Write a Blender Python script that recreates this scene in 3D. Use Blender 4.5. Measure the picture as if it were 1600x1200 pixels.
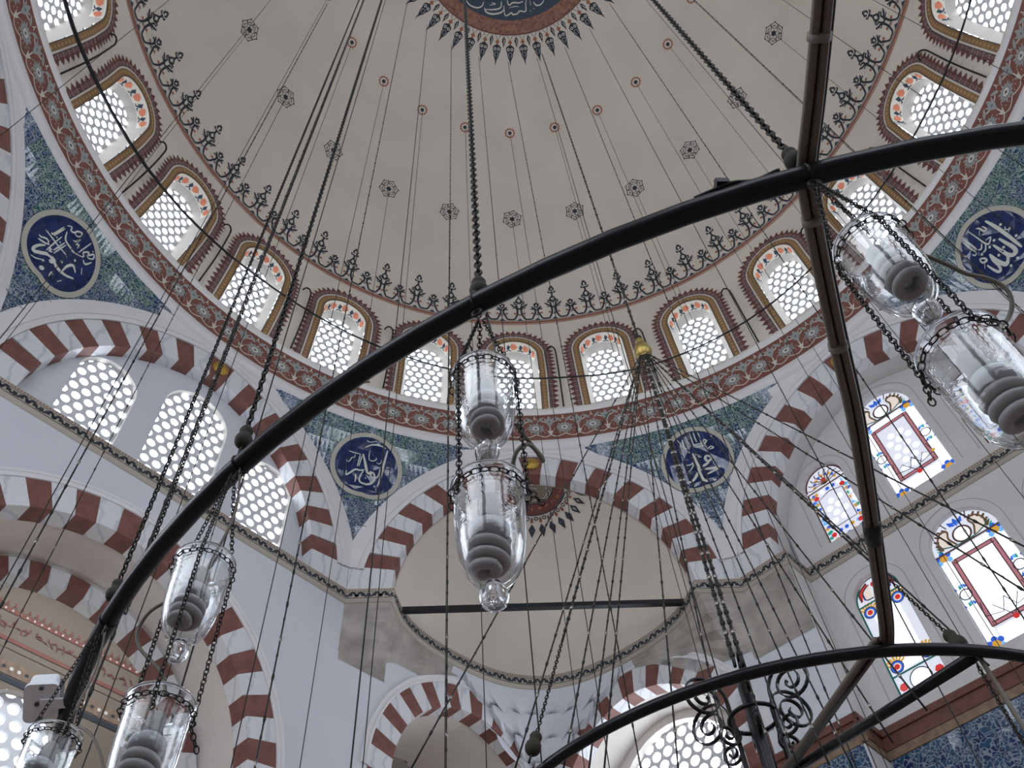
import bpy, math, random
import numpy as np
from mathutils import Vector, Matrix
from mathutils.geometry import delaunay_2d_cdt

for _o in list(bpy.data.objects):
    bpy.data.objects.remove(_o)
S = bpy.context.scene
COL = S.collection
PI = math.pi
RAD = PI / 180
Z0 = 16.3            # height of the dome ring above the floor; everything below is modelled with the ring at z = 0
sin, cos = math.sin, math.cos

# ------------------------------------------------------------------ camera
CAM = np.array([-1.25467, -3.08704, -14.68278])
FW = np.array([0.0547529, 0.5616395, 0.8255684])
RT = np.array([0.9983842, -0.0182068, -0.0538281])
UP = np.array([0.0152010, -0.8271817, 0.5617289])
FPX = 1406.617
cam = bpy.data.cameras.new('camera')
cam.sensor_width = 36.0
cam.lens = FPX / 1600 * 36.0
cam.clip_start = 0.05
cam.clip_end = 200
camo = bpy.data.objects.new('camera', cam)
COL.objects.link(camo)
camo.matrix_world = Matrix((
    (RT[0], UP[0], -FW[0], CAM[0]), (RT[1], UP[1], -FW[1], CAM[1]),
    (RT[2], UP[2], -FW[2], CAM[2] + Z0), (0, 0, 0, 1)))
S.camera = camo

# ------------------------------------------------------------------ world, exposure
w = bpy.data.worlds.new('sky')
S.world = w
w.use_nodes = True
bg = w.node_tree.nodes['Background']
bg.inputs[0].default_value = (0.80, 0.88, 1.0, 1)
bg.inputs[1].default_value = 0.25
S.view_settings.view_transform = 'Standard'
S.view_settings.look = 'None'
S.view_settings.gamma = 1
S.view_settings.use_curve_mapping = False
EXPO = -0.74
S.view_settings.exposure = EXPO
S.cycles.max_bounces = 8
S.cycles.diffuse_bounces = 3
S.cycles.glossy_bounces = 2
S.cycles.transmission_bounces = 6
S.cycles.transparent_max_bounces = 16
S.cycles.caustics_reflective = False
S.cycles.caustics_refractive = False
S.cycles.sample_clamp_indirect = 6
S.cycles.adaptive_threshold = 0.10
S.cycles.adaptive_min_samples = 16
DAY = 22.0            # radiance of the daylit panes
# added area lights standing in for unbuilt windows behind, beside and below the view
def day_area(az, d, z, w_, h_, power, col=(0.86, 0.92, 1.0), tilt=0.0):
    L = bpy.data.lights.new('window_daylight', 'AREA')
    L.shape = 'RECTANGLE'; L.size = w_; L.size_y = h_; L.energy = power; L.color = col
    o = bpy.data.objects.new('window_daylight', L)
    COL.objects.link(o)
    a = az * RAD
    o.location = (sin(a) * d, cos(a) * d, z)
    inward = Vector((-sin(a), -cos(a), tilt))
    o.rotation_euler = inward.to_track_quat('-Z', 'Y').to_euler()
    return o
day_area(180, 7.3, -8.5, 5.0, 5.0, 300)
day_area(135, 7.3, -8.5, 5.0, 6.0, 240)
day_area(-135, 7.3, -8.5, 5.0, 6.0, 430)
day_area(90, 9.6, -9.0, 4.5, 5.0, 260)

day_area(-90, 9.6, -9.0, 4.5, 5.0, 420)  # added to brighten the right wall and pier
# added upward fill lights below the frame, brightening the undersides of the side vaults
def vault_fill(az, s_, d, z, w_, power):
    a = az * RAD
    o = day_area(az, d, z, w_, 1.6, power, (1.0, 0.93, 0.88), 1.1)
    o.location.x += cos(a) * s_; o.location.y += -sin(a) * s_
vault_fill(-45, -.4, 9.4, -11.6, 3.0, 60)
vault_fill(-45, 5.8, 9.1, -11.6, 2.2, 45)
# ------------------------------------------------------------------ helpers
WL = {}              # world location of every object made here
def setp(o, label=None, cat=None, group=None, kind=None):
    if label: o['label'] = label
    if cat: o['category'] = cat
    if group: o['group'] = group
    if kind: o['kind'] = kind
    return o

def empty(name, loc=(0, 0, 0), label=None, cat=None, group=None, kind=None):
    o = bpy.data.objects.new(name, None)
    o.empty_display_size = 0.1
    COL.objects.link(o)
    o.location = loc
    WL[o.name] = np.array(loc, float)
    return setp(o, label, cat, group, kind)

def link(name, me, parent=None, loc=(0, 0, 0), rotz=0.0):
    o = bpy.data.objects.new(name, me)
    COL.objects.link(o)
    pl = WL[parent.name] if parent is not None else np.zeros(3)
    if parent is not None: o.parent = parent
    o.location = np.array(loc, float) - pl
    o.rotation_euler = (0, 0, rotz)
    WL[o.name] = np.array(loc, float)
    return o

class MB:
    """collects faces with material slots; build() makes one mesh object"""
    def __init__(s): s.v = []; s.f = []; s.m = []; s.mats = []; s.sm = []
    def mi(s, mat):
        if mat not in s.mats: s.mats.append(mat)
        return s.mats.index(mat)
    def add(s, vs, fs, mat, smooth=False):
        b = len(s.v); k = s.mi(mat)
        s.v += [tuple(map(float, p)) for p in vs]
        for f in fs:
            s.f.append([b + i for i in f]); s.m.append(k); s.sm.append(smooth)
        return s
    def mesh(s, name, off=(0, 0, 0)):
        me = bpy.data.meshes.new(name)
        o = np.array(off, float)
        me.from_pydata([tuple(np.array(p) - o) for p in s.v] if np.any(o) else s.v, [], s.f)
        for m in s.mats: me.materials.append(M[m])
        me.polygons.foreach_set('material_index', s.m)
        me.polygons.foreach_set('use_smooth', s.sm)
        me.update()
        return me
    def build(s, name, parent=None, label=None, cat=None, group=None, kind=None, origin=None):
        """vertices are in world space; the object's origin is the parent's, or `origin`"""
        org = np.array(origin, float) if origin is not None else (WL[parent.name] if parent is not None else np.zeros(3))
        o = link(name, s.mesh(name, org), parent, org)
        return setp(o, label, cat, group, kind)
    # ---- shapes
    def box(s, c, size, mat, ax=None):
        c = np.array(c, float); A = np.eye(3) if ax is None else np.array(ax, float)
        h = np.array(size, float) / 2
        vs = [c + A[0] * x * h[0] + A[1] * y * h[1] + A[2] * z * h[2] for x in (-1, 1) for y in (-1, 1) for z in (-1, 1)]
        return s.add(vs, [(0, 1, 3, 2), (4, 6, 7, 5), (0, 4, 5, 1), (2, 3, 7, 6), (0, 2, 6, 4), (1, 5, 7, 3)], mat)
    def tube(s, path, r, mat, n=6, closed=False, caps=True):
        P = [np.array(p, float) for p in path]; N = len(P)
        rs = r if hasattr(r, '__len__') else [r] * N
        vs = []; prev = None
        for i in range(N):
            if closed: t = P[(i + 1) % N] - P[i - 1]
            else: t = P[min(i + 1, N - 1)] - P[max(i - 1, 0)]
            t = t / (np.linalg.norm(t) + 1e-12)
            if prev is None:
                a = np.array([0, 0, 1.0]) if abs(t[2]) < 0.9 else np.array([1.0, 0, 0])
                u = np.cross(t, a)
            else: u = prev - t * (prev @ t)
            u = u / (np.linalg.norm(u) + 1e-12); prev = u
            b = np.cross(t, u)
            for k in range(n):
                q = 2 * PI * k / n
                vs.append(P[i] + (u * cos(q) + b * sin(q)) * rs[i])
        fs = []
        for i in range(N if closed else N - 1):
            j = (i + 1) % N
            for k in range(n):
                l = (k + 1) % n
                fs.append((i * n + k, i * n + l, j * n + l, j * n + k))
        if caps and not closed:
            fs.append(tuple(range(n))[::-1]); fs.append(tuple((N - 1) * n + k for k in range(n)))
        return s.add(vs, fs, mat, n > 4)
    def lathe(s, prof, c, mat, n=24, axis=None, smooth=True, close=False):
        """prof: (radius, height) pairs; axis: 3x3 rows x,y,z"""
        c = np.array(c, float); A = np.eye(3) if axis is None else np.array(axis, float)
        vs = []; fs = []
        for r, z in prof:
            for k in range(n):
                q = 2 * PI * k / n
                vs.append(c + (A[0] * cos(q) + A[1] * sin(q)) * r + A[2] * z)
        m = len(prof)
        for i in range(m if close else m - 1):
            j = (i + 1) % m
            for k in range(n):
                l = (k + 1) % n
                fs.append((i * n + k, i * n + l, j * n + l, j * n + k))
        return s.add(vs, fs, mat, smooth)
    def grid(s, P, mat, smooth=True):
        """P[i][j] points"""
        n, m = len(P), len(P[0])
        vs = [p for row in P for p in row]
        fs = [(i * m + j, (i + 1) * m + j, (i + 1) * m + j + 1, i * m + j + 1) for i in range(n - 1) for j in range(m - 1)]
        return s.add(vs, fs, mat, smooth)
    def torus(s, c, R, r, mat, ax, nR=10, nr=4, stretch=1.0):
        """ring in plane ax[0],ax[1]; stretched along ax[0]"""
        c = np.array(c, float); a, b, n_ = [np.array(x, float) for x in ax]
        vs = []; fs = []
        for i in range(nR):
            q = 2 * PI * i / nR
            e = a * cos(q) * stretch + b * sin(q)
            e2 = a * cos(q) + b * sin(q)
            for k in range(nr):
                p = 2 * PI * k / nr
                vs.append(c + e * R + (e2 * cos(p) + n_ * sin(p)) * r)
        for i in range(nR):
            j = (i + 1) % nR
            for k in range(nr):
                l = (k + 1) % nr
                fs.append((i * nr + k, j * nr + k, j * nr + l, i * nr + l))
        return s.add(vs, fs, mat, True)

def frame(az):
    a = az * RAD
    return np.array([sin(a), cos(a), 0.0]), np.array([cos(a), -sin(a), 0.0])
def at(az, s, d, z):
    n, t = frame(az)
    return n * d + t * s + np.array([0, 0, z])
def smooth_line(pts, n=6):
    """Catmull-Rom through the points"""
    P = [np.array(p, float) for p in pts]
    if len(P) < 3: return P
    out = []
    for i in range(len(P) - 1):
        p0 = P[max(i - 1, 0)]; p1 = P[i]; p2 = P[i + 1]; p3 = P[min(i + 2, len(P) - 1)]
        for k in range(n):
            t = k / n
            out.append(0.5 * ((2 * p1) + (p2 - p0) * t + (2 * p0 - 5 * p1 + 4 * p2 - p3) * t * t + (3 * p1 - p0 - 3 * p2 + p3) * t ** 3))
    out.append(P[-1])
    return out

def patch(outline, holes, step, fmap, mb, mat, smooth=True, extra=()):
    """plane region with holes, meshed with inner points so that it can follow a curved surface"""
    def dens(poly, st):
        r = []
        for i in range(len(poly)):
            a = np.array(poly[i], float); b = np.array(poly[(i + 1) % len(poly)], float)
            k = max(1, int(math.ceil(np.linalg.norm(b - a) / st)))
            r += [tuple(a + (b - a) * j / k) for j in range(k)]
        return r
    loops = [dens(outline, step)] + [dens(h, step) for h in holes]
    verts = []; edges = []
    for lp in loops:
        b = len(verts); verts += lp
        edges += [(b + i, b + (i + 1) % len(lp)) for i in range(len(lp))]
    def inside(p, poly):
        x, y = p; c = False; j = len(poly) - 1
        for i in range(len(poly)):
            xi, yi = poly[i]; xj, yj = poly[j]
            if (yi > y) != (yj > y) and x < (xj - xi) * (y - yi) / (yj - yi) + xi: c = not c
            j = i
        return c
    arr = np.array(loops[0]); x0, y0 = arr.min(0); x1, y1 = arr.max(0)
    nx = int((x1 - x0) / step); ny = int((y1 - y0) / step)
    if nx * ny < 4000:
        allb = np.array(verts)
        for i in range(1, nx):
            for j in range(1, ny):
                p = (x0 + (x1 - x0) * i / nx, y0 + (y1 - y0) * j / ny)
                if inside(p, loops[0]) and not any(inside(p, h) for h in loops[1:]) and np.min(np.hypot(allb[:, 0] - p[0], allb[:, 1] - p[1])) > step * 0.35:
                    verts.append(p)
    r = delaunay_2d_cdt([Vector(p) for p in verts], edges, [], 0, 1e-6)
    vo, fo = r[0], r[2]
    keep = []
    for f in fo:
        c = sum((np.array(vo[i]) for i in f), np.zeros(2)) / len(f)
        if inside(c, loops[0]) and not any(inside(c, h) for h in loops[1:]): keep.append(tuple(f))
    mb.add([fmap(p[0], p[1]) for p in vo], keep, mat, smooth)
    return mb

class Paint:
    """flat ornament drawn in (u, v) metres and laid on a surface by fmap(u, v, lift)"""
    def __init__(s, fmap, lift=0.006): s.f = fmap; s.mb = MB(); s.l = lift
    def poly(s, pts, mat, lift=0):
        s.mb.add([s.f(u, v, s.l + lift) for u, v in pts], [tuple(range(len(pts)))], mat); return s
    def fan(s, pts, c, mat, lift=0):
        n = len(pts)
        s.mb.add([s.f(c[0], c[1], s.l + lift)] + [s.f(u, v, s.l + lift) for u, v in pts], [(0, i + 1, (i + 1) % n + 1) for i in range(n)], mat); return s
    def disc(s, c, r, mat, n=12, lift=0):
        return s.fan([(c[0] + r * cos(2 * PI * i / n), c[1] + r * sin(2 * PI * i / n)) for i in range(n)], c, mat, lift)
    def ring(s, c, r0, r1, mat, n=20, lift=0, a0=0, a1=360):
        full = a1 - a0 >= 360; k = n if full else n + 1
        A = [(a0 + (a1 - a0) * i / n) * RAD for i in range(k)]
        vs = [s.f(c[0] + r0 * cos(a), c[1] + r0 * sin(a), s.l + lift) for a in A] + [s.f(c[0] + r1 * cos(a), c[1] + r1 * sin(a), s.l + lift) for a in A]
        fs = [(i, (i + 1) % k, k + (i + 1) % k, k + i) for i in range(n)]
        s.mb.add(vs, fs, mat); return s
    def stroke(s, pts, wd, mat, lift=0, curve=True, n=5, taper=False):
        P = smooth_line([np.array(p, float) for p in pts], n) if curve else [np.array(p, float) for p in pts]
        N = len(P); vs = []
        for i in range(N):
            t = P[min(i + 1, N - 1)] - P[max(i - 1, 0)]
            t = t / (np.linalg.norm(t) + 1e-9); nrm = np.array([-t[1], t[0]])
            ww = wd / 2
            if taper: ww *= 0.35 + 0.65 * sin(PI * min(1, max(0, i / (N - 1)))) ** 0.6
            a = P[i] + nrm * ww; b = P[i] - nrm * ww
            vs += [s.f(a[0], a[1], s.l + lift), s.f(b[0], b[1], s.l + lift)]
        s.mb.add(vs, [(2 * i, 2 * i + 1, 2 * i + 3, 2 * i + 2) for i in range(N - 1)], mat); return s
    def leaf(s, a, b, wd, mat, lift=0, n=5):
        a = np.array(a, float); b = np.array(b, float); t = b - a; L = np.linalg.norm(t); t = t / L; nr = np.array([-t[1], t[0]])
        up = [a + t * L * i / n + nr * wd / 2 * sin(PI * (i / n) ** 0.8) for i in range(1, n)]
        dn = [a + t * L * i / n - nr * wd / 2 * sin(PI * (i / n) ** 0.8) for i in range(n - 1, 0, -1)]
        return s.fan([tuple(a)] + [tuple(p) for p in up] + [tuple(b)] + [tuple(p) for p in dn], tuple((a + b) / 2), mat, lift)
    def build(s, name, parent=None, **k): return s.mb.build(name, parent, **k)

# ------------------------------------------------------------------ materials
M = {}
def mat(name, col, rough=0.7, metal=0.0, var=0.0, scale=4.0, bump=0.0, bscale=30.0, spec=0.4, emit=0.0, ecol=None, trans=0.0, ior=1.45, coat=0.0, col2=None):
    m = bpy.data.materials.new(name); m.use_nodes = True
    nt = m.node_tree; b = nt.nodes['Principled BSDF']
    b.inputs['Base Color'].default_value = (*col, 1); b.inputs['Roughness'].default_value = rough
    b.inputs['Metallic'].default_value = metal; b.inputs['Specular IOR Level'].default_value = spec
    b.inputs['Transmission Weight'].default_value = trans; b.inputs['IOR'].default_value = ior
    b.inputs['Coat Weight'].default_value = coat
    if emit:
        b.inputs['Emission Color'].default_value = (*(ecol or col), 1); b.inputs['Emission Strength'].default_value = emit
    if var or bump:
        tc = nt.nodes.new('ShaderNodeTexCoord')
    if var:
        nz = nt.nodes.new('ShaderNodeTexNoise'); nz.inputs['Scale'].default_value = scale; nz.inputs['Detail'].default_value = 5
        nt.links.new(tc.outputs['Object'], nz.inputs['Vector'])
        mx = nt.nodes.new('ShaderNodeMix'); mx.data_type = 'RGBA'
        c2 = col2 or tuple(c * (1 - var) for c in col)
        mx.inputs[6].default_value = (*c2, 1); mx.inputs[7].default_value = (*[min(1, c * (1 + var * 0.4)) for c in col], 1)
        rp = nt.nodes.new('ShaderNodeMapRange'); rp.inputs[1].default_value = 0.32; rp.inputs[2].default_value = 0.68
        nt.links.new(nz.outputs['Fac'], rp.inputs[0]); nt.links.new(rp.outputs[0], mx.inputs[0])
        nt.links.new(mx.outputs[2], b.inputs['Base Color'])
    if bump:
        n2 = nt.nodes.new('ShaderNodeTexNoise'); n2.inputs['Scale'].default_value = bscale; n2.inputs['Detail'].default_value = 3
        nt.links.new(tc.outputs['Object'], n2.inputs['Vector'])
        bp = nt.nodes.new('ShaderNodeBump'); bp.inputs['Strength'].default_value = bump; bp.inputs['Distance'].default_value = 0.01
        nt.links.new(n2.outputs['Fac'], bp.inputs['Height']); nt.links.new(bp.outputs[0], b.inputs['Normal'])
    M[name] = m
    return m
mat('dome_plaster', (0.67, 0.605, 0.53), 0.85, var=0.07, scale=0.7, bump=0.15, bscale=9)
mat('wall_plaster', (0.61, 0.63, 0.675), 0.85, var=0.04, scale=0.8, bump=0.1, bscale=12)
mat('vault_plaster', (0.69, 0.64, 0.60), 0.85, var=0.05, scale=0.8, bump=0.1, bscale=12)
mat('qibla_plaster', (0.62, 0.60, 0.59), 0.85, var=0.05, scale=0.8, bump=0.1, bscale=12)
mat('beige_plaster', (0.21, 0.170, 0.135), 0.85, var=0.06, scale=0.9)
mat('moulding_white', (0.72, 0.70, 0.71), 0.7, var=0.04, scale=2)
mat('red_stone', (0.20, 0.085, 0.070), 0.6, var=0.22, scale=6, bump=0.1, bscale=60)
mat('band_red', (0.22, 0.085, 0.065), 0.7, var=0.15, scale=3)
mat('line_red', (0.30, 0.11, 0.075), 0.7)
mat('ink', (0.030, 0.036, 0.048), 0.7)
mat('ink_blue', (0.045, 0.065, 0.095), 0.7)
mat('motif_grey', (0.33, 0.34, 0.33), 0.7)
mat('motif_cream', (0.62, 0.58, 0.53), 0.7)
mat('motif_teal', (0.06, 0.11, 0.14), 0.7)
mat('rust', (0.35, 0.13, 0.07), 0.7)
mat('gold_band', (0.26, 0.15, 0.07), 0.6)
mat('gold_bead', (0.42, 0.26, 0.12), 0.6)
mat('zigzag_red', (0.15, 0.055, 0.05), 0.7)
mat('zigzag_pink', (0.27, 0.20, 0.18), 0.7)
mat('flower_orange', (0.72, 0.24, 0.14), 0.7)
mat('niche_white', (0.86, 0.80, 0.70), 0.7)
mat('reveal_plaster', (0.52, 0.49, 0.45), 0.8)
mat('lattice_plaster', (0.66, 0.67, 0.70), 0.8)
mat('band_tan', (0.43, 0.385, 0.325), 0.8)
mat('dot_red', (0.22, 0.08, 0.06), 0.8)
mat('stone_grey', (0.40, 0.365, 0.33), 0.9, var=0.35, scale=2.4, bump=0.5, bscale=9, col2=(0.27, 0.245, 0.22))
mat('iron_black', (0.006, 0.0065, 0.008), 0.28, 0.0, spec=0.28)
mat('iron_dull', (0.018, 0.019, 0.022), 0.5, 0.2, spec=0.4)
mat('chain_dark', (0.020, 0.018, 0.016), 0.45, 0.5)
mat('chain_joint', (0.22, 0.20, 0.18), 0.25, 0.9)
mat('cable_grey', (0.13, 0.112, 0.088), 0.45)
mat('cable_black', (0.012, 0.012, 0.014), 0.4)
mat('tape', (0.18, 0.165, 0.15), 0.5)
mat('wood_ball', (0.040, 0.035, 0.026), 0.65, spec=0.2)
mat('brass', (0.32, 0.23, 0.07), 0.35, 0.9)
mat('boss_gold', (0.45, 0.29, 0.06), 0.4, 0.75, bump=0.6, bscale=22)
mat('bulb_white', (0.36, 0.345, 0.33), 0.3)
mat('bulb_base', (0.46, 0.47, 0.49), 0.35)
mat('socket_grey', (0.22, 0.205, 0.19), 0.5)
mat('device_grey', (0.74, 0.76, 0.80), 0.45)
mat('device_dark', (0.06, 0.06, 0.065), 0.4)
mat('roundel_blue', (0.012, 0.028, 0.115), 0.06, var=0.35, scale=5, spec=0.6)
mat('roundel_rim', (0.44, 0.42, 0.36), 0.25)
mat('script_white', (0.60, 0.62, 0.56), 0.25)
mat('carpet', (0.36, 0.27, 0.23), 0.95, var=0.2, scale=2)
mat('lead', (0.16, 0.07, 0.06), 0.5)
mat('lead_green', (0.02, 0.22, 0.17), 0.5)
mat('sill_white', (0.78, 0.76, 0.75), 0.7)
mat('tile_border', (0.15, 0.06, 0.045), 0.5, var=0.2, scale=9)
mat('medal_band', (0.30, 0.15, 0.105), 0.8, var=0.45, scale=14)
mat('copper_band', (0.24, 0.165, 0.115), 0.8, var=0.3, scale=12)

def marble():
    m = bpy.data.materials.new('marble_white'); m.use_nodes = True; nt = m.node_tree; b = nt.nodes['Principled BSDF']
    tc = nt.nodes.new('ShaderNodeTexCoord'); oi = nt.nodes.new('ShaderNodeObjectInfo')
    ad = nt.nodes.new('ShaderNodeVectorMath'); ad.operation = 'MULTIPLY_ADD'
    ad.inputs[1].default_value = (1, 1, 1)
    cx = nt.nodes.new('ShaderNodeVectorMath'); cx.operation = 'SCALE'; cx.inputs[0].default_value = (7, 13, 5)
    nt.links.new(oi.outputs['Random'], cx.inputs['Scale'])
    nt.links.new(tc.outputs['Object'], ad.inputs[0]); nt.links.new(cx.outputs[0], ad.inputs[2])
    wv = nt.nodes.new('ShaderNodeTexWave'); wv.inputs['Scale'].default_value = 1.7; wv.inputs['Distortion'].default_value = 5.5
    wv.inputs['Detail'].default_value = 3; wv.inputs['Detail Scale'].default_value = 1.2
    nt.links.new(ad.outputs[0], wv.inputs['Vector'])
    rp = nt.nodes.new('ShaderNodeValToRGB')
    rp.color_ramp.elements[0].position = 0.0; rp.color_ramp.elements[0].color = (0.52, 0.54, 0.58, 1)
    rp.color_ramp.elements[1].position = 0.16; rp.color_ramp.elements[1].color = (0.68, 0.68, 0.70, 1)
    nt.links.new(wv.outputs['Fac'], rp.inputs[0]); nt.links.new(rp.outputs[0], b.inputs['Base Color'])
    b.inputs['Roughness'].default_value = 0.45
    M['marble_white'] = m
marble()

def tilework(name, scale, blue, green, white, rough=0.07, edge=0.32):
    """dense floral faience: white stems and petals on a cobalt ground, turquoise leaves"""
    m = bpy.data.materials.new(name); m.use_nodes = True; nt = m.node_tree; b = nt.nodes['Principled BSDF']
    N = nt.nodes.new; L = nt.links.new
    tc = N('ShaderNodeTexCoord')
    nz = N('ShaderNodeTexNoise'); nz.inputs['Scale'].default_value = scale * 0.45; nz.inputs['Detail'].default_value = 2
    L(tc.outputs['Object'], nz.inputs['Vector'])
    mv = N('ShaderNodeVectorMath'); mv.operation = 'MULTIPLY_ADD'; mv.inputs[1].default_value = (0.22, 0.22, 0.22)
    L(nz.outputs['Color'], mv.inputs[0]); L(tc.outputs['Object'], mv.inputs[2])
    v1 = N('ShaderNodeTexVoronoi'); v1.feature = 'DISTANCE_TO_EDGE'; v1.inputs['Scale'].default_value = scale
    v2 = N('ShaderNodeTexVoronoi'); v2.feature = 'F1'; v2.inputs['Scale'].default_value = scale * 1.0
    v3 = N('ShaderNodeTexVoronoi'); v3.feature = 'F1'; v3.inputs['Scale'].default_value = scale * 0.47
    for v in (v1, v2, v3): L(mv.outputs[0], v.inputs['Vector'])
    def thr(src, lo, hi):
        r = N('ShaderNodeMapRange'); r.inputs[1].default_value = lo; r.inputs[2].default_value = hi
        L(src, r.inputs[0]); return r.outputs[0]
    stem = thr(v1.outputs['Distance'], 0.10, 0.05)        # lines
    core = thr(v2.outputs['Distance'], 0.26, 0.20)        # flower cores
    mid = thr(v2.outputs['Distance'], 0.12, 0.08)
    gr = thr(v3.outputs['Distance'], 0.42, 0.52)
    def mix(fac, a, c):
        x = N('ShaderNodeMix'); x.data_type = 'RGBA'; L(fac, x.inputs[0])
        if isinstance(a, tuple): x.inputs[6].default_value = (*a, 1)
        else: L(a, x.inputs[6])
        if isinstance(c, tuple): x.inputs[7].default_value = (*c, 1)
        else: L(c, x.inputs[7])
        return x.outputs[2]
    ground = mix(gr, blue, green)
    c = mix(stem, ground, white)
    c = mix(core, c, white)
    c = mix(mid, c, tuple(x * 0.7 for x in blue))
    L(c, b.inputs['Base Color'])
    b.inputs['Roughness'].default_value = rough; b.inputs['Specular IOR Level'].default_value = 0.6
    M[name] = m
tilework('tile_floral', 15.0, (0.018, 0.052, 0.140), (0.030, 0.100, 0.105), (0.30, 0.37, 0.34))
tilework('tile_edge', 16.0, (0.014, 0.036, 0.130), (0.018, 0.060, 0.140), (0.29, 0.34, 0.36))
tilework('tile_wall', 13.0, (0.014, 0.030, 0.100), (0.022, 0.070, 0.140), (0.22, 0.26, 0.31))

def lit(name, col, k):
    """a backlit window pane: daylight glowing through it"""
    m = bpy.data.materials.new(name); m.use_nodes = True; nt = m.node_tree
    b = nt.nodes['Principled BSDF']
    b.inputs['Base Color'].default_value = (*[c * 0.3 for c in col], 1); b.inputs['Roughness'].default_value = 0.15
    b.inputs['Emission Color'].default_value = (*col, 1); b.inputs['Emission Strength'].default_value = k
    M[name] = m
    if k < DAY * .3: m.cycles.emission_sampling = 'NONE'
UNIT = 2 ** -EXPO     # radiance shown as full white
lit('pane_day', (0.86, 0.93, 1.0), DAY)
lit('pane_day_dim', (0.86, 0.93, 1.0), DAY * 0.75)
lit('glass_clear', (0.88, 0.94, 1.0), 1.25 * UNIT)
lit('glass_bright', (0.90, 0.95, 1.0), 2.2 * UNIT)
lit('glass_milky', (0.72, 0.75, 0.86), 0.88 * UNIT)
lit('glass_blue', (0.03, 0.13, 0.66), 0.75 * UNIT)
lit('glass_cyan', (0.16, 0.45, 0.90), 0.9 * UNIT)
lit('glass_red', (0.62, 0.03, 0.03), 0.8 * UNIT)
lit('glass_green', (0.02, 0.36, 0.24), 0.7 * UNIT)
lit('glass_amber', (0.66, 0.35, 0.05), 0.8 * UNIT)
lit('glass_pink', (0.50, 0.20, 0.24), 0.7 * UNIT)
lit('glass_cream', (0.85, 0.75, 0.68), 0.75 * UNIT)

def glassmat():
    m = bpy.data.materials.new('lamp_glass'); m.use_nodes = True; nt = m.node_tree; N = nt.nodes.new; L = nt.links.new
    nt.nodes.remove(nt.nodes['Principled BSDF']); out = nt.nodes['Material Output']
    tr = N('ShaderNodeBsdfTransparent'); tr.inputs[0].default_value = (0.955, 0.965, 0.975, 1)
    gl = N('ShaderNodeBsdfGlossy'); gl.inputs['Roughness'].default_value = 0.03; gl.inputs[0].default_value = (1, 1, 1, 1)
    fr = N('ShaderNodeLayerWeight'); fr.inputs['Blend'].default_value = 0.5
    pw = N('ShaderNodeMath'); pw.operation = 'POWER'; pw.inputs[1].default_value = 2.6
    ma = N('ShaderNodeMath'); ma.operation = 'MULTIPLY_ADD'; ma.inputs[1].default_value = 0.92; ma.inputs[2].default_value = 0.022
    mx = N('ShaderNodeMixShader')
    tc = N('ShaderNodeTexCoord'); n = N('ShaderNodeTexNoise'); n.inputs['Scale'].default_value = 26
    mp = N('ShaderNodeMapping'); mp.inputs['Scale'].default_value = (1, 1, 2.4)
    L(tc.outputs['Object'], mp.inputs[0]); L(mp.outputs[0], n.inputs['Vector'])
    bp = N('ShaderNodeBump'); bp.inputs['Strength'].default_value = 0.10; bp.inputs['Distance'].default_value = 0.01
    L(n.outputs['Fac'], bp.inputs['Height']); L(bp.outputs[0], gl.inputs['Normal'])
    L(fr.outputs['Facing'], pw.inputs[0]); L(pw.outputs[0], ma.inputs[0])
    L(ma.outputs[0], mx.inputs[0]); L(tr.outputs[0], mx.inputs[1]); L(gl.outputs[0], mx.inputs[2]); L(mx.outputs[0], out.inputs[0])
    M['lamp_glass'] = m
    mat('knob_glass', (0.95, 0.97, 1.0), 0.02, trans=1.0, ior=1.48)
glassmat()
ORD = ['first', 'second', 'third', 'fourth', 'fifth', 'sixth', 'seventh', 'eighth', 'ninth', 'tenth', 'eleventh', 'twelfth', 'thirteenth', 'fourteenth', 'fifteenth', 'sixteenth', 'seventeenth', 'eighteenth', 'nineteenth', 'twentieth']
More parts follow.
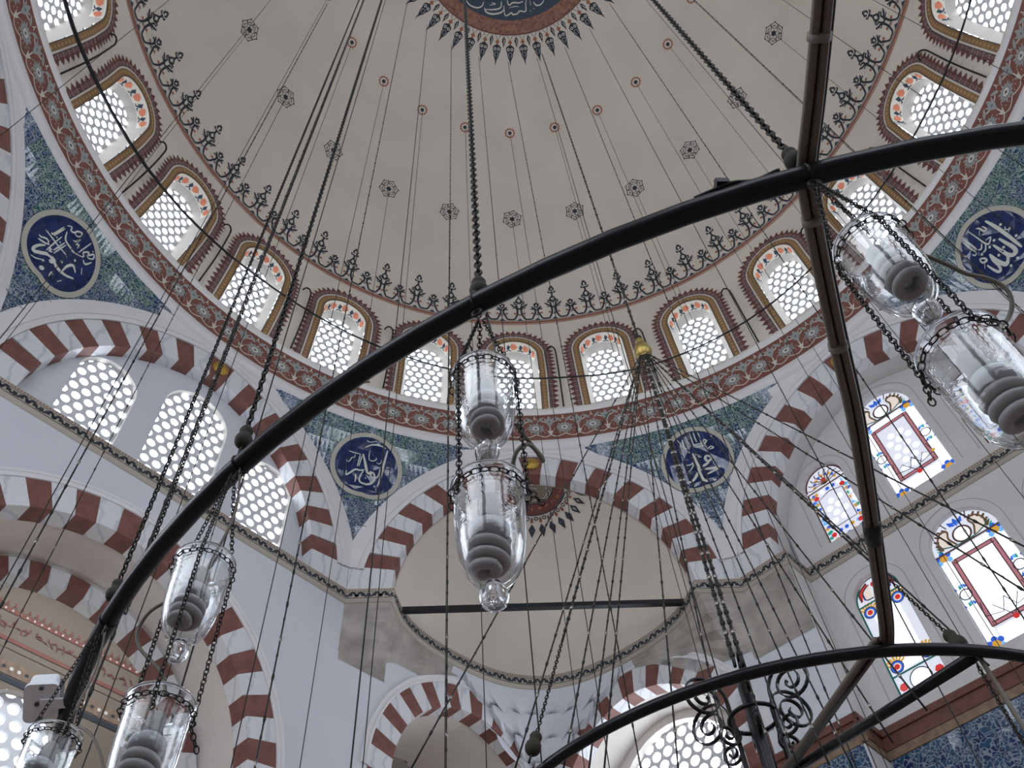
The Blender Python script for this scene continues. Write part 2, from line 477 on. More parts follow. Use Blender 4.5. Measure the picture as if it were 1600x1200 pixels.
# surveyed points (metres; origin on the dome axis at ring level)
SCRIPT = {-67.5: [([(0.374, -0.122), (0.264, -0.201), (0.152, -0.248), (0.04, -0.263), (-0.047, -0.23), (-0.134, -0.241), (-0.218, -0.322), (-0.287, -0.379), (-0.321, -0.345), (-0.3, -0.248), (-0.244, -0.166)], 0.0574), ([(0.179, -0.221), (0.176, -0.093), (0.231, 0.008), (0.333, -0.033)], 0.0431), ([(-0.274, -0.467), (-0.2, -0.441), (-0.123, -0.372)], 0.0201), ([(-0.195, 0.291), (-0.133, 0.183), (-0.044, 0.149), (0.07, 0.145), (0.158, 0.191)], 0.0316), ([(-0.402, 0.014), (-0.281, 0.012), (-0.111, 0.0), (0.076, -0.002)], 0.0259), ([(-0.185, -0.221), (-0.189, -0.03), (-0.187, 0.157)], 0.023), ([(-0.123, -0.122), (-0.109, -0.005), (-0.097, 0.131)], 0.0259), ([(-0.09, -0.156), (-0.077, -0.013), (-0.061, 0.118)], 0.023), ([(-0.326, 0.066), (-0.291, 0.075), (-0.272, 0.303)], 0.0287), ([(-0.268, 0.059), (-0.257, 0.183), (-0.245, 0.294)], 0.023), ([(-0.258, 0.353), (-0.205, 0.408), (-0.168, 0.355), (-0.118, 0.38), (-0.097, 0.444), (-0.037, 0.478), (-0.013, 0.421), (-0.058, 0.373), (-0.103, 0.378)], 0.0287), ([(-0.048, 0.268), (-0.003, 0.302), (0.01, 0.38), (0.016, 0.267), (0.064, 0.309), (0.085, 0.245)], 0.0287), ([(0.142, 0.221), (0.155, 0.368), (0.168, 0.519)], 0.023), ([(0.139, 0.175), (0.24, 0.252), (0.193, 0.297), (0.243, 0.38), (0.276, 0.348), (0.319, 0.43), (0.363, 0.377), (0.307, 0.316), (0.255, 0.331)], 0.0287), ([(0.272, 0.22), (0.339, 0.203), (0.387, 0.319)], 0.0287), ([(-0.411, -0.128), (-0.371, -0.129), (-0.318, -0.083), (-0.272, -0.072), (-0.227, -0.104)], 0.0287), ([(-0.378, -0.183), (-0.291, -0.152), (-0.213, -0.106)], 0.0287), ([(-0.199, -0.15), (-0.156, -0.134), (-0.155, -0.182), (-0.113, -0.151)], 0.0287), ([(0.096, -0.478), (0.085, -0.388), (0.125, -0.4)], 0.0259), ([(-0.029, -0.284)], 0.0391), ([(-0.114, -0.376)], 0.0195), ([(0.074, -0.133)], 0.023), ([(0.195, 0.088)], 0.0207), ([(-0.054, -0.49)], 0.0391), ([(0.345, 0.114), (0.41, 0.035)], 0.0373), ([(0.237, -0.396), (0.273, -0.315)], 0.0373), ([(0.28, 0.449)], 0.0138), ([(-0.144, 0.069)], 0.0138), ([(-0.226, 0.081)], 0.0138)], -22.5: [([(0.316, 0.416), (0.3, 0.23), (0.284, -0.009), (0.272, -0.184), (0.245, -0.35)], 0.0396), ([(0.236, 0.015), (0.236, -0.098), (0.204, -0.18), (0.152, -0.201), (0.098, -0.191), (0.094, -0.136), (0.13, -0.109), (0.165, -0.162), (0.17, -0.238), (0.131, -0.321), (0.054, -0.381), (-0.028, -0.387), (-0.083, -0.345), (-0.085, -0.247), (-0.044, -0.106)], 0.0376), ([(-0.117, 0.208), (-0.06, 0.07), (-0.019, -0.05), (0.028, -0.154), (0.065, -0.149), (0.083, -0.096)], 0.0475), ([(-0.044, -0.106), (-0.109, -0.134), (-0.192, -0.136), (-0.273, -0.227), (-0.327, -0.273), (-0.339, -0.189)], 0.0356), ([(-0.106, 0.345), (-0.003, 0.422), (0.104, 0.462), (0.207, 0.463), (0.279, 0.442)], 0.0296), ([(-0.009, 0.305), (0.003, 0.145), (0.053, 0.109), (0.126, 0.152), (0.142, 0.207)], 0.0198), ([(0.152, 0.117), (0.199, 0.103), (0.242, 0.157), (0.232, 0.199)], 0.0178), ([(-0.384, 0.194), (-0.261, 0.191), (-0.154, 0.191)], 0.0198), ([(-0.162, 0.2), (-0.166, 0.07), (-0.168, -0.069)], 0.0198), ([(-0.126, 0.169), (-0.135, 0.06), (-0.143, -0.058)], 0.0198), ([(-0.173, -0.217), (-0.155, -0.288), (-0.153, -0.386)], 0.0257), ([(0.015, -0.271)], 0.0158), ([(0.194, -0.361)], 0.0158), ([(0.349, 0.064), (0.371, 0.091), (0.398, 0.086)], 0.0158), ([(0.341, -0.008), (0.373, -0.005), (0.409, 0.038)], 0.0158), ([(0.342, -0.076), (0.417, -0.049)], 0.0139), ([(-0.104, 0.503), (-0.039, 0.472), (0.099, 0.536)], 0.0178), ([(-0.38, 0.02), (-0.361, -0.018), (-0.319, 0.013), (-0.296, 0.081), (-0.253, 0.1), (-0.247, 0.162)], 0.0178)], 22.5: [([(-0.035, 0.13), (-0.021, -0.039), (-0.011, -0.176), (-0.038, -0.254), (-0.118, -0.343), (-0.199, -0.393), (-0.291, -0.387)], 0.0557), ([(-0.022, -0.223), (-0.024, -0.338), (-0.007, -0.448), (0.053, -0.516)], 0.0557), ([(0.251, -0.057), (0.22, -0.007), (0.169, -0.002), (0.147, -0.057), (0.178, -0.107), (0.235, -0.089), (0.254, -0.059)], 0.0468), ([(0.19, -0.132), (0.121, -0.163), (0.064, -0.187)], 0.049), ([(0.349, -0.277), (0.224, -0.268), (0.083, -0.25)], 0.0579), ([(0.317, -0.301), (0.191, -0.329), (0.089, -0.362)], 0.0378), ([(0.083, -0.25), (-0.003, -0.252)], 0.0512), ([(0.033, 0.54), (0.033, 0.384), (0.033, 0.231)], 0.0245), ([(0.103, 0.532), (0.1, 0.406), (0.111, 0.301)], 0.0245), ([(0.186, 0.502), (0.184, 0.347), (0.179, 0.252)], 0.0267), ([(0.03, 0.26), (0.074, 0.218), (0.128, 0.223), (0.17, 0.216), (0.231, 0.253), (0.282, 0.296), (0.242, 0.331), (0.208, 0.279)], 0.029), ([(0.246, 0.135), (0.323, 0.163), (0.352, 0.121), (0.277, 0.118)], 0.0267), ([(-0.228, -0.028), (-0.184, -0.063), (-0.116, -0.071), (-0.076, -0.051), (-0.088, -0.099), (-0.156, -0.169), (-0.222, -0.195)], 0.0267), ([(-0.437, -0.017), (-0.404, -0.007), (-0.379, -0.039)], 0.0222), ([(-0.419, -0.118), (-0.404, -0.152), (-0.363, -0.145)], 0.0245), ([(-0.13, 0.456), (-0.148, 0.297), (-0.11, 0.264), (-0.065, 0.309)], 0.0267), ([(-0.207, -0.503), (-0.156, -0.502), (-0.099, -0.474)], 0.0222), ([(0.163, -0.456), (0.166, -0.514), (0.206, -0.489)], 0.0245), ([(0.053, 0.071), (0.053, 0.017), (0.102, 0.006)], 0.02), ([(0.082, 0.062), (0.075, 0.02)], 0.0156), ([(-0.23, 0.494), (-0.19, 0.388), (-0.227, 0.338)], 0.02), ([(-0.193, 0.293), (-0.204, 0.162)], 0.0178), ([(-0.189, 0.072), (-0.154, 0.029)], 0.0222)], 67.5: [([(0.225, 0.403), (0.242, 0.193), (0.238, -0.071), (0.22, -0.367)], 0.0617), ([(0.129, 0.024), (0.139, -0.117), (0.148, -0.274), (0.116, -0.349), (0.054, -0.347), (0.021, -0.274), (0.012, -0.148), (0.007, 0.021)], 0.0698), ([(0.012, -0.286), (-0.03, -0.341), (-0.094, -0.357), (-0.128, -0.301), (-0.143, -0.18), (-0.14, -0.017)], 0.0698), ([(-0.14, -0.017), (-0.178, -0.122), (-0.188, -0.259), (-0.222, -0.331), (-0.265, -0.31), (-0.286, -0.196), (-0.289, -0.093)], 0.0456), ([(0.049, 0.442), (0.082, 0.395), (0.093, 0.298), (0.14, 0.307), (0.129, 0.384)], 0.0349), ([(0.061, 0.374), (-0.007, 0.31)], 0.0295), ([(-0.056, 0.527), (-0.051, 0.344), (-0.048, 0.18), (-0.019, 0.093), (0.077, 0.15), (-0.013, 0.173)], 0.0269), ([(-0.046, 0.146), (-0.12, 0.084), (-0.178, 0.096)], 0.0269), ([(-0.076, 0.206), (-0.147, 0.157), (-0.191, 0.19)], 0.0295), ([(-0.198, 0.508), (-0.196, 0.335), (-0.2, 0.207)], 0.0349), ([(-0.241, 0.487), (-0.245, 0.325), (-0.232, 0.199)], 0.0269), ([(-0.287, 0.078), (-0.303, 0.0), (-0.238, -0.041), (-0.231, 0.015), (-0.287, 0.078)], 0.0349), ([(-0.289, -0.036), (-0.346, -0.096)], 0.0269), ([(0.327, 0.079), (0.29, 0.049), (0.329, -0.01), (0.353, 0.013), (0.283, -0.029)], 0.0215), ([(-0.302, 0.228), (-0.284, 0.175), (-0.236, 0.185)], 0.0241), ([(-0.212, 0.16), (-0.252, 0.115)], 0.0215), ([(0.068, 0.065)], 0.0236), ([(0.069, -0.141)], 0.0236), ([(-0.064, -0.163)], 0.0236), ([(-0.079, -0.44)], 0.0236), ([(0.066, -0.447)], 0.0236), ([(0.304, -0.167)], 0.0236), ([(0.309, 0.16)], 0.0236), ([(-0.05, 0.05)], 0.0236), ([(-0.209, 0.092)], 0.0236)]}
MEDAL_SCRIPT = [([(-1.036, 1.419), (-0.937, 1.53), (-0.776, 1.587), (-0.655, 1.552), (-0.614, 1.462)], 0.0325), ([(1.036, -1.419), (0.937, -1.53), (0.776, -1.587), (0.655, -1.552), (0.614, -1.462)], 0.0325), ([(-0.594, 1.589), (-0.554, 1.68), (-0.413, 1.727), (-0.21, 1.7), (-0.119, 1.627)], 0.039), ([(0.594, -1.589), (0.554, -1.68), (0.413, -1.727), (0.21, -1.7), (0.119, -1.627)], 0.039), ([(-0.574, 1.626), (-0.372, 1.631), (-0.21, 1.591), (-0.186, 1.454)], 0.0325), ([(0.574, -1.626), (0.372, -1.631), (0.21, -1.591), (0.186, -1.454)], 0.0325), ([(-0.129, 1.536), (-0.108, 1.727), (-0.068, 1.763), (-0.007, 1.739), (0.054, 1.699), (0.095, 1.738), (0.196, 1.716), (0.256, 1.66), (0.398, 1.661), (0.396, 1.494), (0.419, 1.421)], 0.0325), ([(0.129, -1.536), (0.108, -1.727), (0.068, -1.763), (0.007, -1.739), (-0.054, -1.699), (-0.095, -1.738), (-0.196, -1.716), (-0.256, -1.66), (-0.398, -1.661), (-0.396, -1.494), (-0.419, -1.421)], 0.0325), ([(-0.049, 1.426), (-0.008, 1.535), (0.093, 1.48), (0.234, 1.482), (0.335, 1.449)], 0.0325), ([(0.049, -1.426), (0.008, -1.535), (-0.093, -1.48), (-0.234, -1.482), (-0.335, -1.449)], 0.0325), ([(0.518, 1.537), (0.496, 1.428)], 0.0325), ([(-0.518, -1.537), (-0.496, -1.428)], 0.0325), ([(0.577, 1.454), (0.658, 1.528), (0.759, 1.504), (0.837, 1.411)], 0.0325), ([(-0.577, -1.454), (-0.658, -1.528), (-0.759, -1.504), (-0.837, -1.411)], 0.0325), ([(-0.473, 1.536), (-0.331, 1.509), (-0.432, 1.481)], 0.0217), ([(0.473, -1.536), (0.331, -1.509), (0.432, -1.481)], 0.0217), ([(0.499, 1.647), (0.539, 1.651)], 0.0303), ([(-0.499, -1.647), (-0.539, -1.651)], 0.0303), ([(0.575, 1.6), (0.609, 1.602)], 0.0303), ([(-0.575, -1.6), (-0.609, -1.602)], 0.0303), ([(-0.007, 1.599), (0.134, 1.561), (0.235, 1.569)], 0.0173), ([(0.007, -1.599), (-0.134, -1.561), (-0.235, -1.569)], 0.0173)]
HZ = -13.3328
HUB = (-0.205, -0.314, -10.283)
HUB_ENDS = [(-1.404, -0.983, -13.333), (-1.135, -0.98, -13.333), (-1.011, -0.96, -13.333), (-0.944, -0.956, -13.333), (-0.904, -0.953, -13.333), (-0.708, -0.94, -13.333), (-0.571, -0.931, -13.333), (-0.441, -0.923, -13.333), (-0.38, -0.919, -13.333), (-0.305, -0.939, -13.333), (-0.229, -0.906, -13.333), (-0.157, -1.028, -13.333), (-0.103, -1.158, -13.333), (0.003, -1.326, -13.333), (0.121, -1.501, -13.333), (0.176, -1.594, -13.333)]
HUB_BALLS = [(-1.101, -1.0, -13.333), (-0.052, -1.363, -13.333)]
HUB_THICK = [(-0.614, -1.328, -13.333), (-0.595, -1.332, -13.333)]
SPOKE = [(-0.725, -2.871, -13.298), (-0.718, -2.819, -13.298), (-0.702, -2.679, -13.298), (-0.691, -2.563, -13.298), (-0.679, -2.521, -13.298), (-0.624, -2.379, -13.298), (-0.559, -2.22, -13.298), (-0.49, -2.057, -13.298), (-0.409, -1.838, -13.298), (-0.327, -1.607, -13.298), (-0.27, -1.445, -13.298), (-0.247, -1.36, -13.298)]
NODES = [(-2.024, -1.583, -13.333), (-1.683, -2.0, -13.333), (-1.223, -2.325, -13.333), (-0.699, -2.563, -13.333)]
INODE1 = (-0.27, -1.395, -13.333)
INODE2 = (-0.048, -1.361, -13.333)
OC = (-0.055, -0.33)
OR = 2.3234
IC = (-0.208, -0.317)
IR = 1.0773
DEVICE = (-2.221, -1.321, -13.343)
DEVARM = (-2.16, -1.309, -13.333)
CABLE_R = [(-0.662, -2.565, -13.603), (-0.641, -2.566, -13.625), (-0.618, -2.563, -13.647), (-0.6, -2.56, -13.669), (-0.582, -2.564, -13.692), (-0.57, -2.561, -13.714), (-0.571, -2.552, -13.736), (-0.585, -2.542, -13.758), (-0.613, -2.545, -13.781), (-0.631, -2.549, -13.803)]
CABLE_L = [(-1.663, -2.003, -13.583), (-1.708, -1.959, -13.611), (-1.731, -1.964, -13.638), (-1.759, -1.966, -13.666), (-1.773, -1.954, -13.694), (-1.765, -1.949, -13.722), (-1.742, -1.952, -13.749), (-1.716, -1.958, -13.777), (-1.702, -1.961, -13.805), (-1.691, -1.975, -13.833)]
CABLE_M = [(-1.18, -2.325, -13.663), (-1.167, -2.315, -13.683), (-1.146, -2.294, -13.698), (-1.144, -2.289, -13.703), (-1.155, -2.315, -13.713), (-1.168, -2.335, -13.723), (-1.184, -2.339, -13.743), (-1.191, -2.328, -13.763), (-1.195, -2.325, -13.783)]
CABLE_HOOP = [(-0.869, -2.512, -13.303), (-0.844, -2.524, -13.303), (-0.824, -2.534, -13.303), (-0.804, -2.54, -13.303), (-0.772, -2.543, -13.303), (-0.738, -2.56, -13.303), (-0.742, -2.554, -13.303), (-0.776, -2.534, -13.303), (-0.812, -2.527, -13.303)]
CABLE_4 = [(-2.045, -1.482, -13.533), (-2.031, -1.489, -13.533), (-1.997, -1.512, -13.563), (-1.966, -1.527, -13.603), (-1.942, -1.535, -13.643), (-1.921, -1.545, -13.683)]
EXTRA = [(-4.15, 1.269, 7.035)]
# ================================================================== the dome
ZC, RS = 1.24, 7.24
_pp = [(7.24 + .30 * ((ZC - z) / ZC) ** 1.5, z) for z in np.linspace(0, ZC, 14)[:-1]]
_pp += [(RS * cos(a), ZC + RS * sin(a)) for a in np.linspace(0, PI / 2, 120)]
PP = np.array(_pp)
PV = np.r_[0, np.cumsum(np.hypot(*np.diff(PP, axis=0).T))]
VTOP = PV[-1]
def prof(v):
    r = float(np.interp(v, PV, PP[:, 0])); z = float(np.interp(v, PV, PP[:, 1]))
    if v < 0: r, z = PP[0][0], v
    return r, z
def dome_pt(az, v, lift=0.0):
    """az in radians from the front axis, v metres up the meridian"""
    r, z = prof(v)
    r2, z2 = prof(v + .02); r1, z1 = prof(max(v - .02, 0))
    t = np.array([r2 - r1, z2 - z1]); t = t / (np.linalg.norm(t) + 1e-9)
    n = np.array([-t[1], t[0]])          # towards the inside
    if n[0] > 0 and v < VTOP - .1: n = -n
    if v >= VTOP - .1: n = np.array([0, -1.0])
    r += n[0] * lift; z += n[1] * lift
    return np.array([sin(az) * r, cos(az) * r, z])
def dome_map(az0, v0):
    def f(u, v, lift):
        r, _ = prof(v0 + v)
        return dome_pt(az0 + u / max(r, .25), v0 + v, lift)
    return f

ceiling = empty('ceiling', (0, 0, 0), 'grey-beige plastered dome with painted rosettes and foliage rings', 'ceiling', kind='structure')

# azimuths of the twenty-four windows round the base (seen ones slightly uneven; rear ones shifted so the tiles reflect them)
WAZ = [-172.5, -157, -142, -125, -108, -90, -75, -60, -45.2, -30.4, -15.7, -1.0, 13.7, 29.2, 45.1, 60.4, 76, 90.5, 104, 116, 128.5, 141, 156, 172]
OW, OH = 0.47, 2.10         # half width and height of a dome window opening
def arch_outline(hw, h, v0=0.0, n=14, pointed=0.0):
    """round-headed opening, counter-clockwise from bottom left"""
    sp = h - hw * (1 + pointed)
    pts = [(-hw, v0), (hw, v0)]
    for i in range(n + 1):
        a = PI * i / n
        pts.append((hw * cos(a), v0 + sp - v0 + hw * (1 + pointed) * sin(a)))
    return pts
# skin of the dome: window zone with openings, then the plain cap
mb = MB()
order = sorted(WAZ)
for i, a in enumerate(order):
    a0 = (order[i - 1] + a) / 2 if i else (order[-1] - 360 + a) / 2
    a1 = (order[(i + 1) % 24] + a) / 2 if i < 23 else (a + order[0] + 360) / 2
    RR = 7.3
    u0, u1 = (a0 - a) * RAD * RR, (a1 - a) * RAD * RR
    op = [(u, v) for u, v in arch_outline(OW, OH, 0.02, 18)]
    patch([(u0, -.05), (u1, -.05), (u1, 3.0), (u0, 3.0)], [op], 0.22, lambda u, v, a=a: dome_pt(a * RAD + u / RR, v), mb, 'dome_plaster')
rows = [3.0 + (VTOP - 3.0) * i / 44 for i in range(45)]
mb.grid([[dome_pt(2 * PI * k / 144, v) for k in range(145)] for v in rows], 'dome_plaster')
mb.build('dome_shell', ceiling)

# ---- painted rosettes hung on the ribs between medallion and windows
def rosette_dark(f):
    p = Paint(f)
    R = 0.205
    for k in range(6):
        a = (k * 60 + 20) * RAD
        e = lambda r, q: (r * cos(a + q), r * sin(a + q))
        p.stroke([e(R * .97, -.55), e(R * .99, -.25), e(R * 1.12, 0), e(R * .99, .25), e(R * .97, .55)], .016, 'ink', n=3)
        p.stroke([e(R * .97, .52), e(R * .62, .42), e(R * .50, .1)], .016, 'ink', n=3)
        p.stroke([e(R * .97, -.52), e(R * .62, -.42), e(R * .50, -.1)], .016, 'ink', n=3)
        p.stroke([e(R * .72, -.22), e(R * .80, .1), e(R * .70, .3)], .018, 'ink_blue', n=3)
        p.disc(e(R * 1.13, 0), .018, 'ink', 6)
        p.poly([e(.03, -.6), e(.098, 0), e(.03, .6)], 'ink')
    p.disc((0, 0), .055, 'ink', 10, .001)
    return p
def rosette_red(f):
    p = Paint(f)
    p.ring((0, 0), .088, .118, 'rust', 20)
    for k in range(12):
        a = k * 30 * RAD
        p.poly([(.112 * cos(a - .13), .112 * sin(a - .13)), (.148 * cos(a), .148 * sin(a)), (.112 * cos(a + .13), .112 * sin(a + .13))], 'rust')
    p.disc((0, 0), .088, 'motif_cream', 16)
    p.disc((0, 0), .047, 'ink', 10, .001)
    return p
m1 = rosette_dark(dome_map(0, 5.86)).mb.mesh('painted_rosette')
m2 = rosette_red(dome_map(0, 8.10)).mb.mesh('painted_roundlet')
for k in range(24):
    link('painted_rosette', m1, ceiling, (0, 0, 0), -k * 15 * RAD)
    link('painted_roundlet', m2, ceiling, (0, 0, 0), -k * 15 * RAD)

# ---- red line and cresting above the windows
p = Paint(dome_map(0, 0), .004)
NC = 56
VL = 2.76
vs = []; fs = []
mbl = MB()
for (va, vb, mt) in ((VL - .035, VL + .03, 'line_red'), (VL - .075, VL - .052, 'rust'), (VL + .045, VL + .062, 'ink')):
    mbl.grid([[dome_pt(2 * PI * k / 192, v, .006) for k in range(193)] for v in (va, vb)], mt)
mbl.build('painted_line', ceiling)
def crest(f, tall):
    p = Paint(f)
    q = 1.0
    def both(pts, w_, m_, **k):
        p.stroke(pts, w_, m_, **k); p.stroke([(-x, y) for x, y in pts], w_, m_, **k)
    W2 = 2 * PI * 7.05 / (NC * 2) / 2           # half the distance tall to short
    # scallop to the neighbour on each side
    both([(.045, .30), (.075, .20), (W2 * .62, .11), (W2 + .005, .10)], .045, 'ink', n=5)
    both([(.03, .225), (.07, .13), (W2 * .6, .055), (W2, .045)], .034, 'motif_cream', n=5)
    p.poly([(-.07, .05), (.07, .05), (0, .14)], 'ink_blue')
    p.disc((0, .245), .036, 'zigzag_pink', 8, .001)
    for sx in (-1, 1): p.disc((sx * .105, .29), .032, 'rust', 8, .001)
    if tall:
        both([(.05, .30), (.045, .40), (.075, .50), (.16, .54)], .045, 'ink')
        both([(.06, .47), (.15, .47)], .03, 'ink', curve=False)
        both([(.0, .42), (.05, .50), (.06, .58), (.13, .61)], .039, 'ink')
        both([(.135, .54), (.19, .59)], .039, 'ink', curve=False)
        both([(0, .60), (.062, .70), (0, .80)], .042, 'ink', curve=False)
        both([(0, .60), (.085, .66), (.12, .64)], .039, 'ink')
        p.stroke([(0, .78), (0, .92)], .042, 'ink', curve=False)
        both([(0, .90), (.075, .90), (.075, .95)], .039, 'ink', curve=False)
        both([(.02, .95), (.05, 1.0), (0, 1.10)], .042, 'ink', curve=False)
    else:
        both([(.035, .28), (.03, .36), (.06, .42), (.13, .42)], .042, 'ink')
        both([(0, .38), (.05, .44), (.11, .50)], .039, 'ink')
        both([(0, .46), (.045, .52), (0, .62)], .039, 'ink', curve=False)
        both([(.02, .56), (.07, .58)], .036, 'ink', curve=False)
    return p
mt_ = crest(dome_map(0, VL), True).mb.mesh('painted_crest')
ms_ = crest(dome_map(0, VL), False).mb.mesh('painted_sprig')
for k in range(NC):
    link('painted_crest', mt_, ceiling, (0, 0, 0), -(k * 360 / NC + .45) * RAD)
    link('painted_sprig', ms_, ceiling, (0, 0, 0), -((k + .5) * 360 / NC + .45) * RAD)

# ---- medallion at the crown
medal = MB()
medal.grid([[dome_pt(2 * PI * k / 96, v, .005) for k in range(97)] for v in np.linspace(10.44, 10.76, 4)], 'medal_band' if 'medal_band' in M else 'copper_band')
medal.grid([[dome_pt(2 * PI * k / 96, v, .008) for k in range(97)] for v in (10.42, 10.45)], 'zigzag_red')
medal.grid([[dome_pt(2 * PI * k / 96, v, .006) for k in range(97)] for v in (10.76, 11.4, 12.0, VTOP - .12)], 'ink_blue')
medal.add([dome_pt(2 * PI * k / 96, VTOP - .12, .006) for k in range(96)], [tuple(range(96))], 'ink_blue')
medal.build('crown_medallion', ceiling)
def flame(f, big):
    p = Paint(f)
    if big:
        p.stroke([(-.07, 0), (0, -.14), (.07, 0)], .014, 'ink', curve=False)
        p.poly([(0, -.11), (.055, -.17), (0, -.24), (-.055, -.17)], 'rust')
        p.fan([(0, -.22), (.06, -.255), (.105, -.30), (.095, -.37), (.075, -.42), (.065, -.50), (.02, -.60), (0, -.73), (-.02, -.60), (-.065, -.50), (-.075, -.42), (-.095, -.37), (-.105, -.30), (-.06, -.255)], (0, -.4), 'ink')
        for sx in (-1, 1):
            p.ring((sx * .045, -.335), .018, .036, 'motif_cream', 10, .002)
            p.stroke([(sx * .012, -.40), (sx * .045, -.45), (sx * .02, -.52)], .016, 'motif_grey', .002, n=3)
    else:
        p.stroke([(-.04, 0), (0, -.06), (.04, 0)], .012, 'ink', curve=False)
        p.fan([(0, -.05), (.035, -.09), (.045, -.15), (.02, -.22), (0, -.30), (-.02, -.22), (-.045, -.15), (-.035, -.09)], (0, -.15), 'ink')
        p.stroke([(0, -.10), (.012, -.15), (0, -.20)], .016, 'motif_cream', .002, n=3)
    return p
mA = flame(dome_map(0, 10.43), True).mb.mesh('painted_flame')
mB = flame(dome_map(0, 10.43), False).mb.mesh('painted_bud')
for k in range(48):
    link('painted_flame', mA, ceiling, (0, 0, 0), -(k * 7.5 + .6) * RAD)
    link('painted_bud', mB, ceiling, (0, 0, 0), -((k + .5) * 7.5 + .6) * RAD)
p = Paint(lambda x, y, l: np.array([x, y, float(np.interp(-math.hypot(x, y), -PP[13:, 0], PP[13:, 1]) if math.hypot(x, y) > .05 else ZC + RS) - .012 - l]), .004)
for pts, wd in MEDAL_SCRIPT:
    p.stroke(pts, wd, 'motif_cream', n=5, taper=True)
p.build('crown_script', ceiling)

# ---- dome windows
def hex_lattice(mb, hw, z0, z1, pitch, hr, fm, depth, mat_, nseg=12, odd=0):
    """plate pierced by round holes in a honeycomb; fm(u, z, d) maps to space, d = depth behind the face"""
    rowh = pitch * .866
    nz = int(math.ceil((z1 - z0) / rowh)) + 1; nu = int(math.ceil(2 * hw / pitch)) + 1
    A = [2 * PI * k / nseg + PI / 6 for k in range(nseg)]
    hexr = pitch / math.sqrt(3)
    def hexpt(a):
        q = (a + PI / 6) % (PI / 3) - PI / 6
        return hexr * cos(PI / 6) / cos(q)
    vs = []; fs = []
    for j in range(nz):
        for i in range(nu):
            cx = -hw + pitch * (i + (.5 if (j + odd) % 2 else 0)); cz = z0 + rowh * j
            b = len(vs)
            for a in A:
                e = hexpt(a)
                vs.append(fm(cx + e * cos(a), cz + e * sin(a), 0))
                vs.append(fm(cx + hr * cos(a), cz + hr * sin(a), 0))
                vs.append(fm(cx + hr * cos(a), cz + hr * sin(a), depth))
            for k in range(nseg):
                l = (k + 1) % nseg
                fs.append((b + 3 * k, b + 3 * l, b + 3 * l + 1, b + 3 * k + 1))
                fs.append((b + 3 * k + 1, b + 3 * l + 1, b + 3 * l + 2, b + 3 * k + 2))
    mb.add(vs, fs, mat_)

LD = 7.76                    # distance of the pierced screen from the axis
LHW, LH = 0.375, 1.83
def wpt(u, z, d): return np.array([u, d - .13 * z, z])      # the screen leans in with the dome
# reveal: lofts the opening on the dome to the screen
out_ = arch_outline(OW + .004, OH + .004, 0.015, 18)
inn_ = arch_outline(LHW, LH, 0.02, 18)
rv = MB()
ro = [dome_pt(u / RR, v) for u, v in out_]
ri = [wpt(u, v, LD) for u, v in inn_]
mid1 = [a * .45 + b * .55 for a, b in zip(ro, ri)]
nn = len(ro)
def strip(mb, A, B, mat_, smooth=True, i0=0, i1=None):
    i1 = i1 if i1 is not None else len(A) - 1
    vs = list(A) + list(B); n = len(A)
    mb.add(vs, [(i, i + 1, n + i + 1, n + i) for i in range(i0, i1)], mat_, smooth)
A_, B_ = ro[1:] + ro[:1], mid1[1:] + mid1[:1]
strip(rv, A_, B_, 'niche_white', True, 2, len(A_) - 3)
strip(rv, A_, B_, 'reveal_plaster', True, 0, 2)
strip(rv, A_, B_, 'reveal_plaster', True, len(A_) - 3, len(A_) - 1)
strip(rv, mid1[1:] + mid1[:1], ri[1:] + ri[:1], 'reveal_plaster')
rv.add([ro[0], ro[1], ri[1], ri[0]], [(0, 1, 2, 3)], 'sill_white')
# painted flowers in the head of the reveal
def revmap(t, q, l):      # t: 0..1 along the head from right to left, q: 0 outer .. 1 middle
    k = 2 + t * 18
    i = min(int(k), nn - 2); fr = k - i
    a = ro[i] * (1 - fr) + ro[i + 1] * fr; b = mid1[i] * (1 - fr) + mid1[i + 1] * fr
    c = a * (1 - q) + b * q
    ctr = np.array([0, c[1], 1.45]); n = ctr - c
    return c + n / np.linalg.norm(n) * (.008 + l)
for j, t in enumerate((.12, .30, .5, .70, .88)):
    pp = Paint(revmap, 0)
    pp.poly([(t - .055, .5), (t - .02, .25), (t + .035, .2), (t + .055, .5), (t + .03, .8), (t - .02, .75)], 'flower_orange')
    pp.poly([(t + .055, .45), (t + .10, .25), (t + .12, .6), (t + .09, .8)], 'ink_blue')
    pp.stroke([(t + .05, .9), (t + .09, .75), (t + .13, .9)], .05, 'ink', curve=False)
    rv.v_off = 0
    b0 = pp.mb
    rv.add(b0.v, [f for f, m_ in zip(b0.f, b0.m) if b0.mats[m_] == 'flower_orange'], 'flower_orange')
    rv.add(b0.v, [f for f, m_ in zip(b0.f, b0.m) if b0.mats[m_] != 'flower_orange'], 'ink_blue')
me_rev = rv.mesh('reveal')
lt = MB()
hex_lattice(lt, .56, -.1, 2.10, .182, .0625, lambda u, z, d: wpt(u, z, LD + d), .03, 'lattice_plaster')
me_lat = lt.mesh('lattice')
pn = MB(); pn.add([wpt(-.6, -.15, LD + .06), wpt(.6, -.15, LD + .06), wpt(.6, 2.2, LD + .06), wpt(-.6, 2.2, LD + .06)], [(0, 1, 2, 3)], 'pane_day')
me_pane = pn.mesh('pane')
